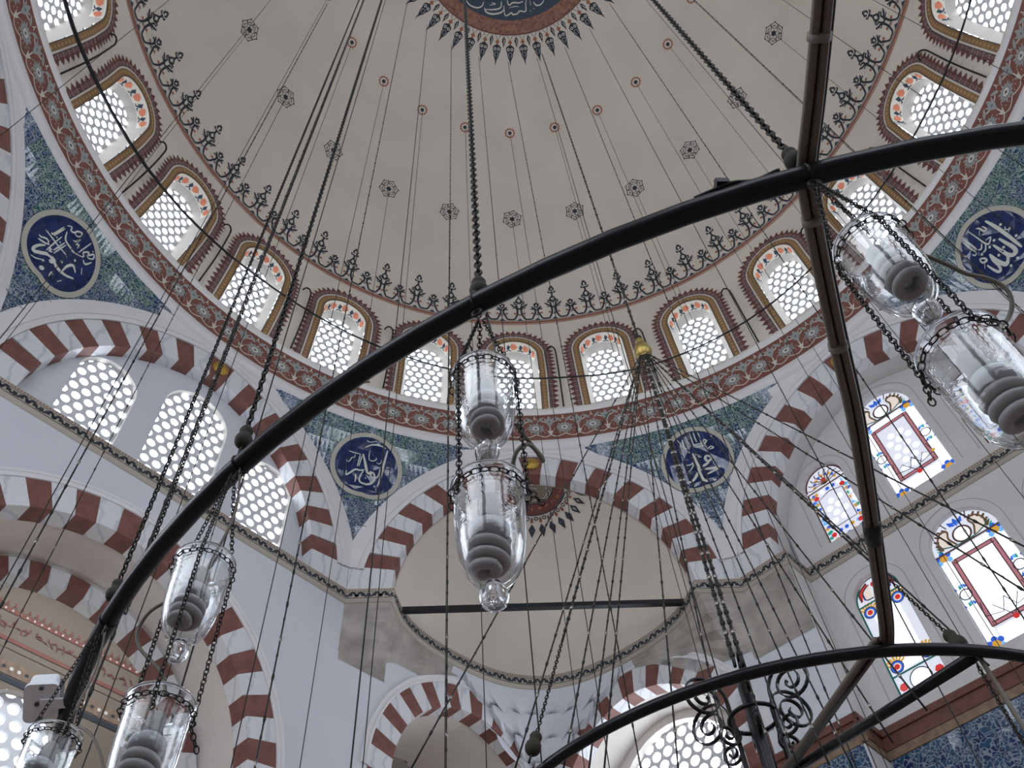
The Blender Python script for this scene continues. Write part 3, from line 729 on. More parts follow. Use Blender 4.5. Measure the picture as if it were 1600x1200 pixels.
# painted border: gold bead band, pale line, toothed lace
fdw = dome_map(0, 0)
bd = Paint(fdw, .012)
def offs_arch(o, n=18):
    hw = OW + o; pts = [(hw, v) for v in np.linspace(0, OH - OW - .1, 9)]
    pts += [(hw * cos(PI * i / n), OH - OW + hw * sin(PI * i / n)) for i in range(n + 1)]
    pts += [(-hw, v) for v in np.linspace(OH - OW - .1, 0, 9)]
    return pts
def band(p, o0, o1, mt, lift=0):
    A, B = offs_arch(o0), offs_arch(o1)
    for i in range(len(A) - 1): p.poly([A[i], A[i + 1], B[i + 1], B[i]], mt, lift)
band(bd, 0.0, .014, 'ink')
band(bd, .014, .135, 'gold_band')
band(bd, .135, .165, 'motif_cream')
band(bd, .165, .285, 'zigzag_pink')
def walk(o, step):
    A = [np.array(q) for q in offs_arch(o, 40)]
    L = np.r_[0, np.cumsum([np.linalg.norm(A[i + 1] - A[i]) for i in range(len(A) - 1)])]
    k = int(L[-1] / step); res = []
    for j in range(k):
        x = (j + .5) * L[-1] / k; i = min(int(np.searchsorted(L, x) - 1), len(A) - 2); fr = (x - L[i]) / (L[i + 1] - L[i])
        t = (A[i + 1] - A[i]) / np.linalg.norm(A[i + 1] - A[i])
        res.append((A[i] * (1 - fr) + A[i + 1] * fr, t, np.array([t[1], -t[0]])))
    return res
for c, t, nrm in walk(.075, .085): bd.disc(tuple(c), .03, 'gold_bead', 6, .002)
for c, t, nrm in walk(.285, .125):
    bd.poly([tuple(c - t * .064 - nrm * .03), tuple(c + t * .064 - nrm * .03), tuple(c + nrm * .085)], 'zigzag_red', .001)
for c, t, nrm in walk(.222, .125):
    bd.ring(tuple(c), .026, .050, 'zigzag_red', 8, .002)
    bd.disc(tuple(c), .014, 'ink_blue', 5, .002)
band(bd, .172, .186, 'ink_blue', .001)
me_bord = bd.mb.mesh('painted_border')
vis = [a for a in sorted(WAZ) if -92 < a < 92]
for i, a in enumerate(sorted(WAZ)):
    seen = a in vis
    lab = ('arched dome window with pierced round-hole screen, %s from the left along the dome base' % ORD[vis.index(a)]) if seen else 'arched dome window with pierced screen at the dome base behind the viewer'
    w_ = empty('window_%d' % (i + 1), (0, 0, 0), lab, 'window', 'windows round the dome base', 'structure')
    for nm, me in (('reveal', me_rev), ('lattice', me_lat), ('pane', me_pane), ('painted_border', me_bord)):
        link(nm, me, w_, (0, 0, 0), -a * RAD)

# ================================================================== ring cornice under the windows
RI = 7.50
ring = empty('trim_1', (0, 0, 0), 'red painted ring cornice with grey flowers below the dome windows', 'cornice', kind='structure')
rb = MB()
def ringstrip(mb, pts, mt, n=192):
    mb.grid([[np.array([sin(2 * PI * k / n) * r, cos(2 * PI * k / n) * r, z]) for k in range(n + 1)] for r, z in pts], mt)
ringstrip(rb, [(7.62, -.02), (7.50, -.06), (7.47, -.10), (7.47, -.22), (7.50, -.25)], 'sill_white')
ringstrip(rb, [(7.50, -.25), (7.50, -1.08)], 'band_red')
ringstrip(rb, [(7.50, -1.08), (7.465, -1.10), (7.465, -1.27), (7.50, -1.32), (7.56, -1.34)], 'moulding_white')
rb.build('ring_band', ring)
def ringmap(u, v, l):
    a = u / RI
    return np.array([sin(a) * (RI - l), cos(a) * (RI - l), v])
NF = 84
PW = 2 * PI * RI / NF
p = Paint(ringmap)
# one repeat: flower in a scalloped compartment, palmette between
p.disc((0, -.70), .075, 'motif_cream', 10, .003)
p.disc((0, -.70), .03, 'motif_teal', 6, .004)
for k in range(14):
    a = k * 2 * PI / 14
    r = .20 if k % 2 else .17
    p.leaf((.07 * cos(a), -.70 + .07 * sin(a)), (r * cos(a), -.70 + r * sin(a)), .050, 'motif_grey', .001)
p.disc((0, -.70), .115, 'motif_teal', 12, .0005)
h2 = PW / 2
for sx in (-1, 1):
    p.stroke([(sx * h2, -.90), (sx * h2 * .66, -.97), (sx * h2 * .28, -.94), (0, -.88)], .024, 'motif_cream', n=5)
    p.stroke([(sx * h2, -.62), (sx * h2 * .80, -.52), (sx * h2 * .45, -.46)], .030, 'motif_cream', n=4)
    p.leaf((sx * .04, -.50), (sx * h2 * .62, -.33), .075, 'motif_grey', .001)
    p.leaf((sx * h2 * .98, -.55), (sx * h2 * .62, -.36), .06, 'motif_grey', .0015)
    p.stroke([(sx * .03, -.42), (0, -.36), (0, -.30)], .018, 'motif_cream', n=3)
    for q in ((.09, -.88), (.17, -.84), (.20, -.74)): p.disc((sx * q[0], q[1]), .012, 'motif_cream', 5, .001)
p.leaf((h2, -.58), (h2, -.30), .10, 'motif_grey', .002)
p.fan([(h2 - .085, -.50), (h2, -.68), (h2 + .085, -.50), (h2 + .045, -.42), (h2 - .045, -.42)], (h2, -.52), 'motif_grey', .001)
p.disc((h2, -.50), .022, 'motif_teal', 6, .003)
p.fan([(h2 - .065, -.76), (h2 - .02, -.80), (h2, -.72), (h2 + .02, -.80), (h2 + .065, -.76), (h2 + .035, -.86), (h2, -.93), (h2 - .035, -.86)], (h2, -.83), 'motif_cream', .001)
p.stroke([(h2, -.66), (h2, -.80)], .022, 'motif_cream', curve=False)
mfl = p.mb.mesh('painted_flower')
for k in range(NF): link('painted_flower', mfl, ring, (0, 0, 0), -(k * 360 / NF + 1.2) * RAD)

# hooks standing on the ledge between the windows, and the thin rail they carry
gaps = [(-83, 0), (-67.5, 0), (-52.6, 0), (-36.9, 0), (-22.1, 0), (-8.4, 0), (5.9, 0), (21.0, 0), (37.0, 0), (52.8, 0), (68, 0), (83, 0)]
hk = MB()
hp = [(0, 7.47, -.05), (0, 7.30, .45), (0, 7.20, .9), (.0, 7.15, 1.45), (-.02, 7.12, 1.60), (-.08, 7.11, 1.68), (-.15, 7.11, 1.64), (-.19, 7.12, 1.54)]
hk.tube([np.array(q) for q in smooth_line(hp, 3)], .017, 'iron_dull', 5)
mhk = hk.mesh('rail_hook')
for i, (g, _) in enumerate(gaps):
    o = link('rail_hook', mhk, None, (0, 0, 0), -g * RAD)
    setp(o, 'thin iron hook on the dome ledge in the %s gap between windows from the left' % ORD[i], 'hook', 'iron hooks between the dome windows')
rl = MB()
RAIL = [(-96, .0), (-88, .15), (-80, .35), (-64.5, .62), (-51, .86), (-40, .95), (-25, .85), (-10, .66), (0, .55), (8, .48), (18, .30), (29, .27), (40, .32), (52, .48), (66, .58), (74, .62), (88, .6), (96, .6)]
rl.tube([np.array([sin(a * RAD) * 7.14, cos(a * RAD) * 7.14, z]) for a, z in [tuple(q) for q in smooth_line(RAIL, 4)]], [max(.019, .019 + .016 * min(1, (-40 - q[0]) / 45)) for q in smooth_line(RAIL, 4)], 'iron_dull', 5)
rl.build('rail_rod', None, 'thin dark rail curving past the dome windows above the ledge', 'rail')
# ================================================================== the eight great arches
AP = 7.55                    # distance of the arch faces from the axis
CS = AP * math.tan(22.5 * RAD)   # half length of an octagon side
ZS = -4.75
AA, AH, AT = 2.42, 2.77, 0.50
class Arch:
    """two-centred arch: half span a, rise h, ring thickness t, springing at (s0, z0)"""
    def __init__(s, a, h, t, s0=0.0, z0=0.0):
        s.a, s.h, s.t, s.s0, s.z0 = a, h, t, s0, z0
        s.r = (a * a + h * h) / (2 * a); s.c = s.r - a
        s.th = math.acos(max(-1, min(1, s.c / s.r)))
    def pt(s, side, th, off=0.0):
        """side -1 / +1, th from springing, off outwards from the intrados"""
        R = s.r + off
        return (s.s0 + side * (-s.c + R * cos(th)), s.z0 + R * sin(th))
    def top(s, off=0.0):
        return s.z0 + math.sqrt((s.r + off) ** 2 - s.c ** 2)
    def thtop(s, off=0.0):
        return math.acos(max(-1, min(1, s.c / (s.r + off))))
    def outline(s, off=0.0, zb=None, n=16):
        """closed outline, counter-clockwise from bottom left, legs down to zb"""
        tm = s.thtop(off)
        R_ = [s.pt(1, tm * i / n, off) for i in range(n + 1)]
        L_ = [s.pt(-1, tm * i / n, off) for i in range(n, -1, -1)]
        pts = R_ + L_[1:]
        if zb is not None: pts = [(L_[-1][0], zb), (R_[0][0], zb)] + pts
        return pts

def wedge(poly, az, d0, d1, mat_, bev=.006):
    """prism of a plane outline (s, z) between distances d0 (face) and d1, with a fine chamfer round the face"""
    mb = MB(); n = len(poly); c = np.mean(np.array(poly), 0)
    def shr(p, k):
        v = np.array(p) - c; L = np.linalg.norm(v)
        return c + v * (1 - k / max(L, .01))
    A = [at(az, *(lambda q: (q[0], d0, q[1]))(shr(p, bev))) for p in poly]
    B = [at(az, p[0], d0 + bev, p[1]) for p in poly]
    Cc = [at(az, p[0], d1, p[1]) for p in poly]
    vs = A + B + Cc
    fs = [tuple(range(n))]
    for i in range(n):
        j = (i + 1) % n
        fs.append((i, n + i, n + j, j)); fs.append((n + i, 2 * n + i, 2 * n + j, n + j))
    mb.add(vs, fs, mat_)
    return mb

def voussoirs(arch, az, d0, d1, parent, units, base=1.0, corner=None, first_white=True, key=True):
    """alternating red and white blocks; `units` blocks on each haunch besides the half keystone"""
    u = arch.th / (.5 + (units - 1) + base)
    for side in (-1, 1):
        b0 = 0.0
        for k in range(units):
            b1 = b0 + (u * base if k == 0 else u)
            red = (k % 2 == 1)
            inn = [arch.pt(side, b0 + (b1 - b0) * i / 3) for i in range(4)]
            if corner is not None and k < 2:
                z_lo = arch.z0 if k == 0 else arch.pt(side, b0, arch.t)[1] + .03
                z_hi = arch.pt(side, b1, arch.t)[1] + .03
                outp = [(side * corner, z_hi), (side * corner, z_lo)]
            else:
                outp = [arch.pt(side, b1 - (b1 - b0) * i / 3, arch.t) for i in range(4)]
            poly = inn + outp
            if side < 0: poly = poly[::-1]
            wedge(poly, az, d0 + (.004 if red else 0), d1, 'red_stone' if red else 'marble_white').build('voussoir', parent)
            b0 = b1
    t0 = arch.th - .5 * u
    te = arch.thtop(arch.t)
    a_ = [arch.pt(1, t0 + (arch.th - t0) * i / 2) for i in range(3)] + [arch.pt(-1, arch.th - (arch.th - t0) * i / 2) for i in range(1, 3)]
    b_ = [arch.pt(-1, t0, arch.t), (arch.s0, arch.top(arch.t)), arch.pt(1, t0, arch.t)]
    wedge((a_ + b_), az, d0 + .004, d1, 'red_stone' if units % 2 == 0 or not first_white else 'red_stone').build('voussoir', parent)

def moulding(arch, az, d, prof_, mat_, mb, th0=0.0, smax=None, n=40):
    """profile [(offset outwards from extrados, proud)] swept along both haunches"""
    for side in (-1, 1):
        rows_ = []
        for off, proud in prof_:
            tm = arch.thtop(arch.t + off)
            row = []
            for i in range(n + 1):
                th = th0 + (tm - th0) * i / n
                s_, z_ = arch.pt(side, th, arch.t + off)
                if smax is not None and abs(s_) > smax: s_ = side * smax
                row.append(at(az, s_, d - proud, z_))
            rows_.append(row)
        mb.grid(rows_, mat_, False)

GA = Arch(AA, AH, AT, 0, ZS)
MPROF = [(0, 0), (.0, .025), (.06, .03), (.065, .012), (.10, .012), (.105, .03), (.16, .034), (.165, .02), (.37, .02), (.37, -.06)]
WORDS = {0: 'before the central semi-dome', -45: 'over the left wall with three pierced windows', 45: 'over the right wall with stained windows', -90: 'cut off at the left edge', 90: 'beyond the right edge'}
tn = 2
def boss(az, parent):
    b = MB(); n, t = frame(az)
    c = at(az, 0, AP - .004, GA.z0 + GA.h + .27)
    pr = [(.001, .075), (.05, .072), (.09, .06), (.115, .04), (.135, .03), (.145, .012), (.15, 0)]
    b.lathe(pr, c, 'boss_gold', 20, (t, np.array([0, 0, 1.0]), -n))
    b.build('gilt_boss', parent, label='gilt boss on the keystone')
for az in (0, -45, 45, -90, 90):
    arch_o = empty('trim_%d' % tn, at(az, 0, AP, ZS), 'great striped arch of red and white stone ' + WORDS[az], 'arch', 'great striped arches under the dome', 'structure'); tn += 1
    voussoirs(GA, az, AP, AP + .26, arch_o, 13, 1.55, CS)
    boss(az, arch_o)
    mm = MB()
    moulding(GA, az, AP, MPROF, 'moulding_white', mm, th0=.14, smax=CS)
    # foot of the moulding and backing of the spandrel
    mm.build('moulding', arch_o)

# ================================================================== tiled pendentives with roundels
ZT = -1.30
PO = GA.r + AT + .365
def zb_of(phi):
    s_ = AP * math.tan(abs(phi))
    q = PO ** 2 - (s_ + GA.c) ** 2
    return ZS + math.sqrt(max(q, 0))
def pend_r(phi, z):
    """phi measured from the middle of the nearest side"""
    zb = min(zb_of(phi), ZT - .02)
    f = max(0.0, min(1.0, (ZT - z) / (ZT - zb)))
    return 7.49 + (AP / cos(phi) - 7.49) * f ** .8
def pend_pt(az0, q, z, lift=0.0):
    """az0 corner azimuth (deg); q metres sideways on the 7.75 m circle"""
    da = q / 7.75
    phi = 22.5 * RAD - abs(da)
    r = pend_r(max(phi, .001), z) - lift
    a = az0 * RAD + da
    return np.array([sin(a) * r, cos(a) * r, z])
def zb_q(q):
    return zb_of(max(22.5 * RAD - abs(q) / 7.75, .0))
RC, RR0, RR1 = -2.10, .575, .655
def clip_circle(poly, c, r, n=40):
    out = poly
    for k in range(n):
        a0 = 2 * PI * k / n; nx, ny = cos(a0), sin(a0)
        res = []
        for i in range(len(out)):
            p0, p1 = out[i], out[(i + 1) % len(out)]
            d0 = (p0[0] - c[0]) * nx + (p0[1] - c[1]) * ny - r; d1 = (p1[0] - c[0]) * nx + (p1[1] - c[1]) * ny - r
            if d0 <= 0: res.append(p0)
            if (d0 <= 0) != (d1 <= 0):
                t = d0 / (d0 - d1); res.append((p0[0] + (p1[0] - p0[0]) * t, p0[1] + (p1[1] - p0[1]) * t))
        out = res
        if not out: return []
    return out
rnd = random.Random(5)
TS = .25
PN = {-67.5: 'far left', -22.5: 'left of the central arch', 22.5: 'right of the central arch', 67.5: 'at the right edge'}
SAY = {-67.5: 'crowded looping white script', -22.5: 'a white script of bold crossing strokes', 22.5: 'white script with a wedge-shaped stroke', 67.5: 'three tall white script strokes'}
pi_ = 1
for az0 in (-67.5, -22.5, 22.5, 67.5):
    pend = empty('wall_pendentive_%d' % pi_, (0, 0, 0), 'blue floral tiled pendentive %s, roundel with %s' % (PN[az0], SAY[az0]), 'tiled pendentive', 'tiled pendentives', 'structure'); pi_ += 1
    # mortar bed behind the tiles
    bed = MB()
    qs = np.linspace(-2.98, 2.98, 61)
    bed.grid([[pend_pt(az0, q, max(zb_q(q), -9) * (1 - k / 8) + ZT * (k / 8) if zb_q(q) < ZT else ZT, -.012) for k in range(9)] for q in qs], 'motif_grey')
    # white strip between ring and arch crowns at both ends
    bed.build('mortar_bed', pend)
    nq = int(2.4 / TS) + 1
    for i in range(-nq, nq):
        for j in range(0, 10):
            q0, q1 = i * TS, (i + 1) * TS
            z1 = ZT - j * TS; z0 = z1 - TS
            cols = [q0 + (q1 - q0) * k / 3 for k in range(4)]
            lo = [max(z0, zb_q(q)) for q in cols]
            if all(l >= z1 - .012 for l in lo): continue
            rc = math.hypot((q0 + q1) / 2, (z0 + z1) / 2 - RC)
            if rc < RR0 - .20: continue
            tx, tz = rnd.gauss(0, .006), rnd.gauss(0, .008)
            qc, zc_ = (q0 + q1) / 2, (z0 + z1) / 2
            g = .003
            tm_ = MB(); A = []; B = []
            for k, q in enumerate(cols):
                qq = min(max(q, q0 + g), q1 - g)
                for lst, z in ((A, z1 - g), (B, min(lo[k] + g, z1 - g))):
                    lst.append(pend_pt(az0, qq, z, (qq - qc) * tx + (z - zc_) * tz))
            mt = 'tile_edge' if max(lo) > z0 + .02 else 'tile_floral'
            tm_.add(A + B, [(k, k + 1, 5 + k, 4 + k) for k in range(3)], mt)
            E = [pend_pt(az0, qq_, z_, -.012) for qq_, z_ in ((cols[0] + g, z1 - g), (cols[3] - g, z1 - g), (cols[3] - g, min(lo[3] + g, z1 - g)), (cols[0] + g, min(lo[0] + g, z1 - g)))]
            tm_.add([A[0], A[3], B[3], B[0]] + E, [(0, 1, 5, 4), (1, 2, 6, 5), (2, 3, 7, 6), (3, 0, 4, 7)], mt)
            tm_.build('tile', pend)
    # roundel: blue tiles, pale rim, script
    fm = lambda u, v, l, a=az0: pend_pt(a, u, v + RC, l)
    rdl = MB()
    cz0 = ZT
    rp = Paint(fm, .010)
    rp.ring((0, 0), RR0 - .004, RR1, 'roundel_rim', 48)
    rp.ring((0, 0), RR1 - .012, RR1 + .008, 'ink_blue', 48, -.002)
    rim = rp.build('roundel_rim', pend)
    for i in range(-3, 3):
        for j in range(0, 8):
            q0, q1 = i * TS, (i + 1) * TS; z1 = ZT - j * TS - RC; z0 = z1 - TS
            poly = clip_circle([(q0 + .003, z0 + .003), (q1 - .003, z0 + .003), (q1 - .003, z1 - .003), (q0 + .003, z1 - .003)], (0, 0), RR0)
            if len(poly) < 3: continue
            tx, tz = rnd.gauss(0, .006), rnd.gauss(0, .008)
            pb = Paint(fm, .008)
            cc = (sum(x for x, _ in poly) / len(poly), sum(y for _, y in poly) / len(poly))
            pb.f = lambda u, v, l, a=az0, c_=cc, tx=tx, tz=tz: pend_pt(a, u, v + RC, l + (u - c_[0]) * tx + (v - c_[1]) * tz)
            pb.fan(poly, cc, 'roundel_blue')
            pb.build('roundel_tile', pend)
    sc_ = Paint(fm, .013)
    for pts, wd in SCRIPT[az0]:
        if len(pts) == 1: sc_.disc(pts[0], wd, 'script_white', 8)
        else: sc_.stroke(pts, wd, 'script_white', n=5, taper=True)
    sc_.build('roundel_script', pend)

# plain closing of the pendentives behind the viewer
bk = MB()
for az0 in (112.5, 157.5, -157.5, -112.5):
    qs = np.linspace(-3.04, 3.04, 41)
    bk.grid([[pend_pt(az0, q, (max(zb_q(q), -9) if zb_q(q) < ZT else ZT) * (1 - k / 6) + (ZT + .05) * (k / 6), 0) for k in range(7)] for q in qs], 'tile_floral')
setp(bk.build('wall_pendentive_back'), 'blue tiled pendentives behind the viewer', 'tiled pendentive', None, 'structure')
# white frieze closing the narrow gap between ring and arch crowns
fz = MB()
for az in range(0, 360, 45):
    P_ = []
    for k in range(13):
        phi = (-22.5 + 45 * k / 12) * RAD
        a = az * RAD + phi
        P_.append([np.array([sin(a) * r, cos(a) * r, z]) for r, z in ((7.54, -1.2), (7.54 if abs(phi) > .14 else 7.55, -1.33), (AP / cos(phi) - .0, -1.5))])
    fz.grid(P_[3:10], 'moulding_white')
setp(fz.build('trim_frieze'), 'white frieze between ring cornice and arch crowns', 'frieze', None, 'structure')

# ================================================================== semi-domes
def bay_r(b):
    """plan radius of the semi-dome cornice, b = 0 at the sides, 90 degrees at the back"""
    return 2.40 - .10 * sin(b) ** 2 - .18 * sin(2 * b) ** 2
def bay_pt(az, b, z, k=1.0, inset=0.0):
    r = (bay_r(b) - inset) * k
    return at(az, -cos(b) * r, 7.50 + sin(b) * r, z)
D1 = AP + .26
def semidome(az, parent):
    mb = MB(); NB, NT = 40, 24
    # normalised arch profile: rho from 1 at springing to 0 at crown
    prof_ = []
    for i in range(NT + 1):
        th = GA.th * i / NT
        s_, z_ = GA.pt(1, th)
        prof_.append((max(s_, 0) / AA, (z_ - ZS) / AH))
    rows_ = []
    for j in range(NB + 1):
        b = PI * j / NB
        base = (-cos(b) * (bay_r(b) + .05), max(7.50 + sin(b) * (bay_r(b) + .05), D1))
        if j in (0, NB): base = (-cos(b) * (AA + .0), D1)
        rows_.append([at(az, base[0] * rho, D1 + (base[1] - D1) * rho, -4.80 + (ZS + AH + 4.80) * ze) for rho, ze in prof_])
    mb.grid(rows_, 'dome_plaster')
    return mb.build('half_dome', parent), rows_
sd = empty('ceiling_semidome', at(0, 0, D1, -4.8), 'pale plastered semi-dome behind the central striped arch', 'semi-dome', kind='structure')
_, SDR = semidome(0, sd)
for az, nm in ((-90, 'left'), (90, 'right'), (180, 'rear')):
    o = empty('ceiling_semidome_%s' % nm, at(az, 0, D1, -4.8), 'pale semi-dome on the %s side' % nm, 'semi-dome', kind='structure')
    semidome(az, o)
# half medallion painted under the crown
SDA = np.array(SDR)                 # [b][t][xyz]
SDL = np.concatenate([[0], np.cumsum(np.linalg.norm(np.diff(SDA[20][::-1], axis=0), axis=1))])   # metres from the crown down the middle
def sd_map(u, v, l):
    """u sideways, v metres from the crown (down); polar about the crown"""
    rho = math.hypot(u, v); b = math.atan2(v, u)
    b = min(max(b, 0.001), PI - .001)
    jj = (PI - b) / PI * 40; j = min(int(jj), 39); fr = jj - j
    # meridian length differs with b: walk along the polyline
    mer = SDA[j][::-1] * (1 - fr) + SDA[j + 1][::-1] * fr
    L = np.concatenate([[0], np.cumsum(np.linalg.norm(np.diff(mer, axis=0), axis=1))])
    p = np.array([np.interp(rho, L, mer[:, c]) for c in range(3)])
    ctr = at(0, 0, 8.2, -4.8); n = ctr - p
    return p + n / np.linalg.norm(n) * l
p = Paint(sd_map, .012)
KM = 1.0
p.ring((0, 0), .40 * KM, .62 * KM, 'zigzag_red', 24, 0, 2, 178)
p.ring((0, 0), .02, .40 * KM, 'beige_plaster', 24, -.002, 2, 178)
p.ring((0, 0), .385 * KM, .405 * KM, 'ink', 24, .003, 2, 178)
p.ring((0, 0), .61 * KM, .63 * KM, 'ink', 24, .003, 2, 178)
for k in range(11):
    a = (12 + 156 * k / 10) * RAD; p.disc((.51 * cos(a), .51 * sin(a)), .045, 'rust', 8, .003)
for sx in (-1, 1):
    for pts in ([(0, .06), (.10, .10), (.13, .20), (.05, .22)], [(.02, .34), (.10, .30), (.20, .28), (.26, .20), (.20, .14)], [(.28, .10), (.32, .18), (.24, .30)], [(.06, .14), (.18, .10), (.30, .05)]):
        p.stroke([(sx * x, y) for x, y in pts], .035, 'ink', .003)
        p.stroke([(sx * x, y) for x, y in pts], .014, 'motif_cream', .005)
for k in range(15):
    a = (6 + 168 * k / 14) * RAD
    e = lambda r, q: (r * cos(a) - q * sin(a), r * sin(a) + q * cos(a))
    p.disc(e(.74, 0), .030, 'rust', 8)
    p.poly([e(.66, 0), e(.70, -.02), e(.78, 0), e(.70, .02)], 'zigzag_red')
    p.poly([e(.79, 0), e(.90, -.062), e(1.05, 0), e(.90, .062)], 'ink')
    p.poly([e(.86, 0), e(.90, -.026), e(.96, 0), e(.90, .026)], 'motif_grey', .003)
    if k < 14:
        a = (12 + 168 * k / 14) * RAD
        p.ring(e(.69, 0), .022, .040, 'ink', 8)
p.build('painted_medallion', sd)
# iron tie rod
tr = MB(); tr.box(at(0, 0.0, 7.98, -4.78), (4.55, .085, .085), 'iron_dull')
tr.build('tie_rod', None, 'straight dark iron tie rod across the mouth of the semi-dome', 'tie rod')

# ================================================================== painted string course
def path_offset(path, o):
    n = len(path); out = []
    for i in range(n):
        ns = []
        for a, b in ((i - 1, i), (i, i + 1)):
            if a < 0 or b >= n: continue
            t = np.array(path[b]) - np.array(path[a]); t = t / (np.linalg.norm(t) + 1e-9); ns.append(np.array([t[1], -t[0]]))
        if len(ns) == 2:
            m = ns[0] + ns[1]; m = m / (np.linalg.norm(m) + 1e-9); k = 1 / max(.4, m @ ns[0])
        else: m = ns[0]; k = 1
        out.append(np.array(path[i]) + m * o * k)
    return out
def string_course(name, path, label, decor=True):
    root = empty(name, (*path[len(path) // 2], -4.95), label, 'cornice', 'painted string courses', 'structure')
    mb = MB()
    prf = [(-.02, -4.74), (.05, -4.74), (.06, -4.755), (.06, -4.95), (.045, -4.965), (.02, -4.99), (-.02, -5.0)]
    rows_ = [[(*q, z) for q in path_offset(path, o)] for o, z in prf]
    mb.grid([[np.array(q) for q in r] for r in rows_], 'band_tan', False)
    mb.build('cornice_band', root)
    if decor:
        face = path_offset(path, .06)
        L = np.concatenate([[0], np.cumsum([np.linalg.norm(face[i + 1] - face[i]) for i in range(len(face) - 1)])])
        def fm(u, v, l):
            u = min(max(u, 0), L[-1] - 1e-4); i = min(int(np.searchsorted(L, u, 'right') - 1), len(face) - 2)
            fr = (u - L[i]) / (L[i + 1] - L[i] + 1e-9); q = face[i] * (1 - fr) + face[i + 1] * fr
            t = face[i + 1] - face[i]; t = t / (np.linalg.norm(t) + 1e-9)
            return np.array([q[0] + t[1] * l, q[1] - t[0] * l, v - 4.95])
        p = Paint(fm, .004)
        k = int(L[-1] / .36); st = L[-1] / k
        for i in range(k):
            c = (i + .5) * st
            for sx in (-1, 1):
                p.stroke([(c + sx * .004, .030), (c + sx * .035, .100), (c + sx * .080, .105), (c + sx * .085, .045)], .038, 'ink', n=4)
                p.stroke([(c + sx * .105, .100), (c + sx * .130, .045), (c + sx * .165, .055), (c + sx * .172, .100)], .030, 'ink', n=4)
            p.disc((c, .060), .030, 'ink', 6); p.disc((c + .5 * st, .035), .018, 'ink', 5)
        for i in range(int(L[-1] / .045)):
            u = (i + .5) * .045; p.poly([(u - .011, .155), (u + .011, .155), (u + .011, .175), (u - .011, .175)], 'dot_red')
        n_ = int(L[-1] / .12)
        for i in range(n_):
            u0, u1 = L[-1] * i / n_, L[-1] * (i + 1) / n_
            p.poly([(u0, .004), (u1, .004), (u1, .014), (u0, .014)], 'ink')
            p.poly([(u0, .125), (u1, .125), (u1, .134), (u0, .134)], 'ink')
        p.build('painted_scroll', root)
    return root
def pl(az, s_, d): q = at(az, s_, d, 0); return (q[0], q[1])
arc0 = [tuple(bay_pt(0, PI * j / 36, 0)[:2]) for j in range(37)]
string_course('trim_course_1', [pl(0, -CS, AP), pl(0, -2.42, AP)] + arc0[1:-1] + [pl(0, 2.42, AP), pl(0, CS, AP)], 'curved tan string course with dark scrolls round the semi-dome foot')
string_course('trim_course_2', [pl(-45, -CS - .0, AP), pl(-45, 0, AP), pl(-45, CS, AP)], 'straight tan string course with dark scrolls below the three pierced windows')
PD = 8.17                    # plane of the window wall on the right
string_course('trim_course_3', [pl(45, -CS, AP), pl(45, -2.27, AP), pl(45, -2.27, PD), pl(45, 2.27, PD), pl(45, 2.27, AP), pl(45, CS, AP)], 'stepped tan string course with dark scrolls between the stained windows')
# ================================================================== left wall: tympanum with pierced windows
TD = AP + .25
def flat(az, d):
    return lambda u, v: at(az, u, d, v)
def shift(pts, s_, z_): return [(x + s_, y + z_) for x, y in pts]
def pierced_window(name, az, d, sc, zs, hw, h, pitch, hr, label, depth=.10, odd=0, border=None, pane='pane_day', pointed=0.0):
    root = empty(name, at(az, sc, d, zs), label, 'window', None, 'structure')
    lt = MB(); hex_lattice(lt, hw + .1, zs - .05, zs + h + .1, pitch, hr, lambda u, z, k: at(az, sc + u, d + depth + k, z), .06, 'lattice_plaster', 12, odd)
    lt.build('lattice', root)
    pb = MB(); q = hw + .2
    pb.add([at(az, sc + x, d + depth + .07, z) for x, z in ((-q, zs - .2), (q, zs - .2), (q, zs + h + .2), (-q, zs + h + .2))], [(0, 1, 2, 3)], pane); pb.build('pane', root)
    ol = shift(arch_outline(hw, h, 0, 18, pointed), sc, zs)
    rv = MB()
    A = [at(az, u, d, v) for u, v in ol]; B = [at(az, (u - sc) * .98 + sc, d + depth, v) for u, v in ol]
    n = len(A); rv.add(A + B, [(i, (i + 1) % n, n + (i + 1) % n, n + i) for i in range(n)], 'reveal_plaster' if border is None else border)
    rv.build('reveal', root)
    return ol
holes = []
holes.append(pierced_window('window_25', -45, TD, -1.42, -4.62, .47, 1.80, .20, .068, 'left of three pierced lattice windows under the left great arch'))
holes.append(pierced_window('window_26', -45, TD, 0.02, -4.62, .57, 2.32, .20, .068, 'tallest middle pierced lattice window under the left great arch', odd=1))
holes.append(pierced_window('window_27', -45, TD, 1.50, -4.62, .47, 1.80, .20, .068, 'right of three pierced lattice windows, half behind the black hoop'))
tw = MB()
patch([(-2.7, -5.0), (2.7, -5.0), (2.7, -1.7), (-2.7, -1.7)], holes, .5, flat(-45, TD), tw, 'wall_plaster', False)
setp(tw.build('wall_left_tympanum'), 'white wall with three pierced windows inside the left arch', 'wall', None, 'structure')

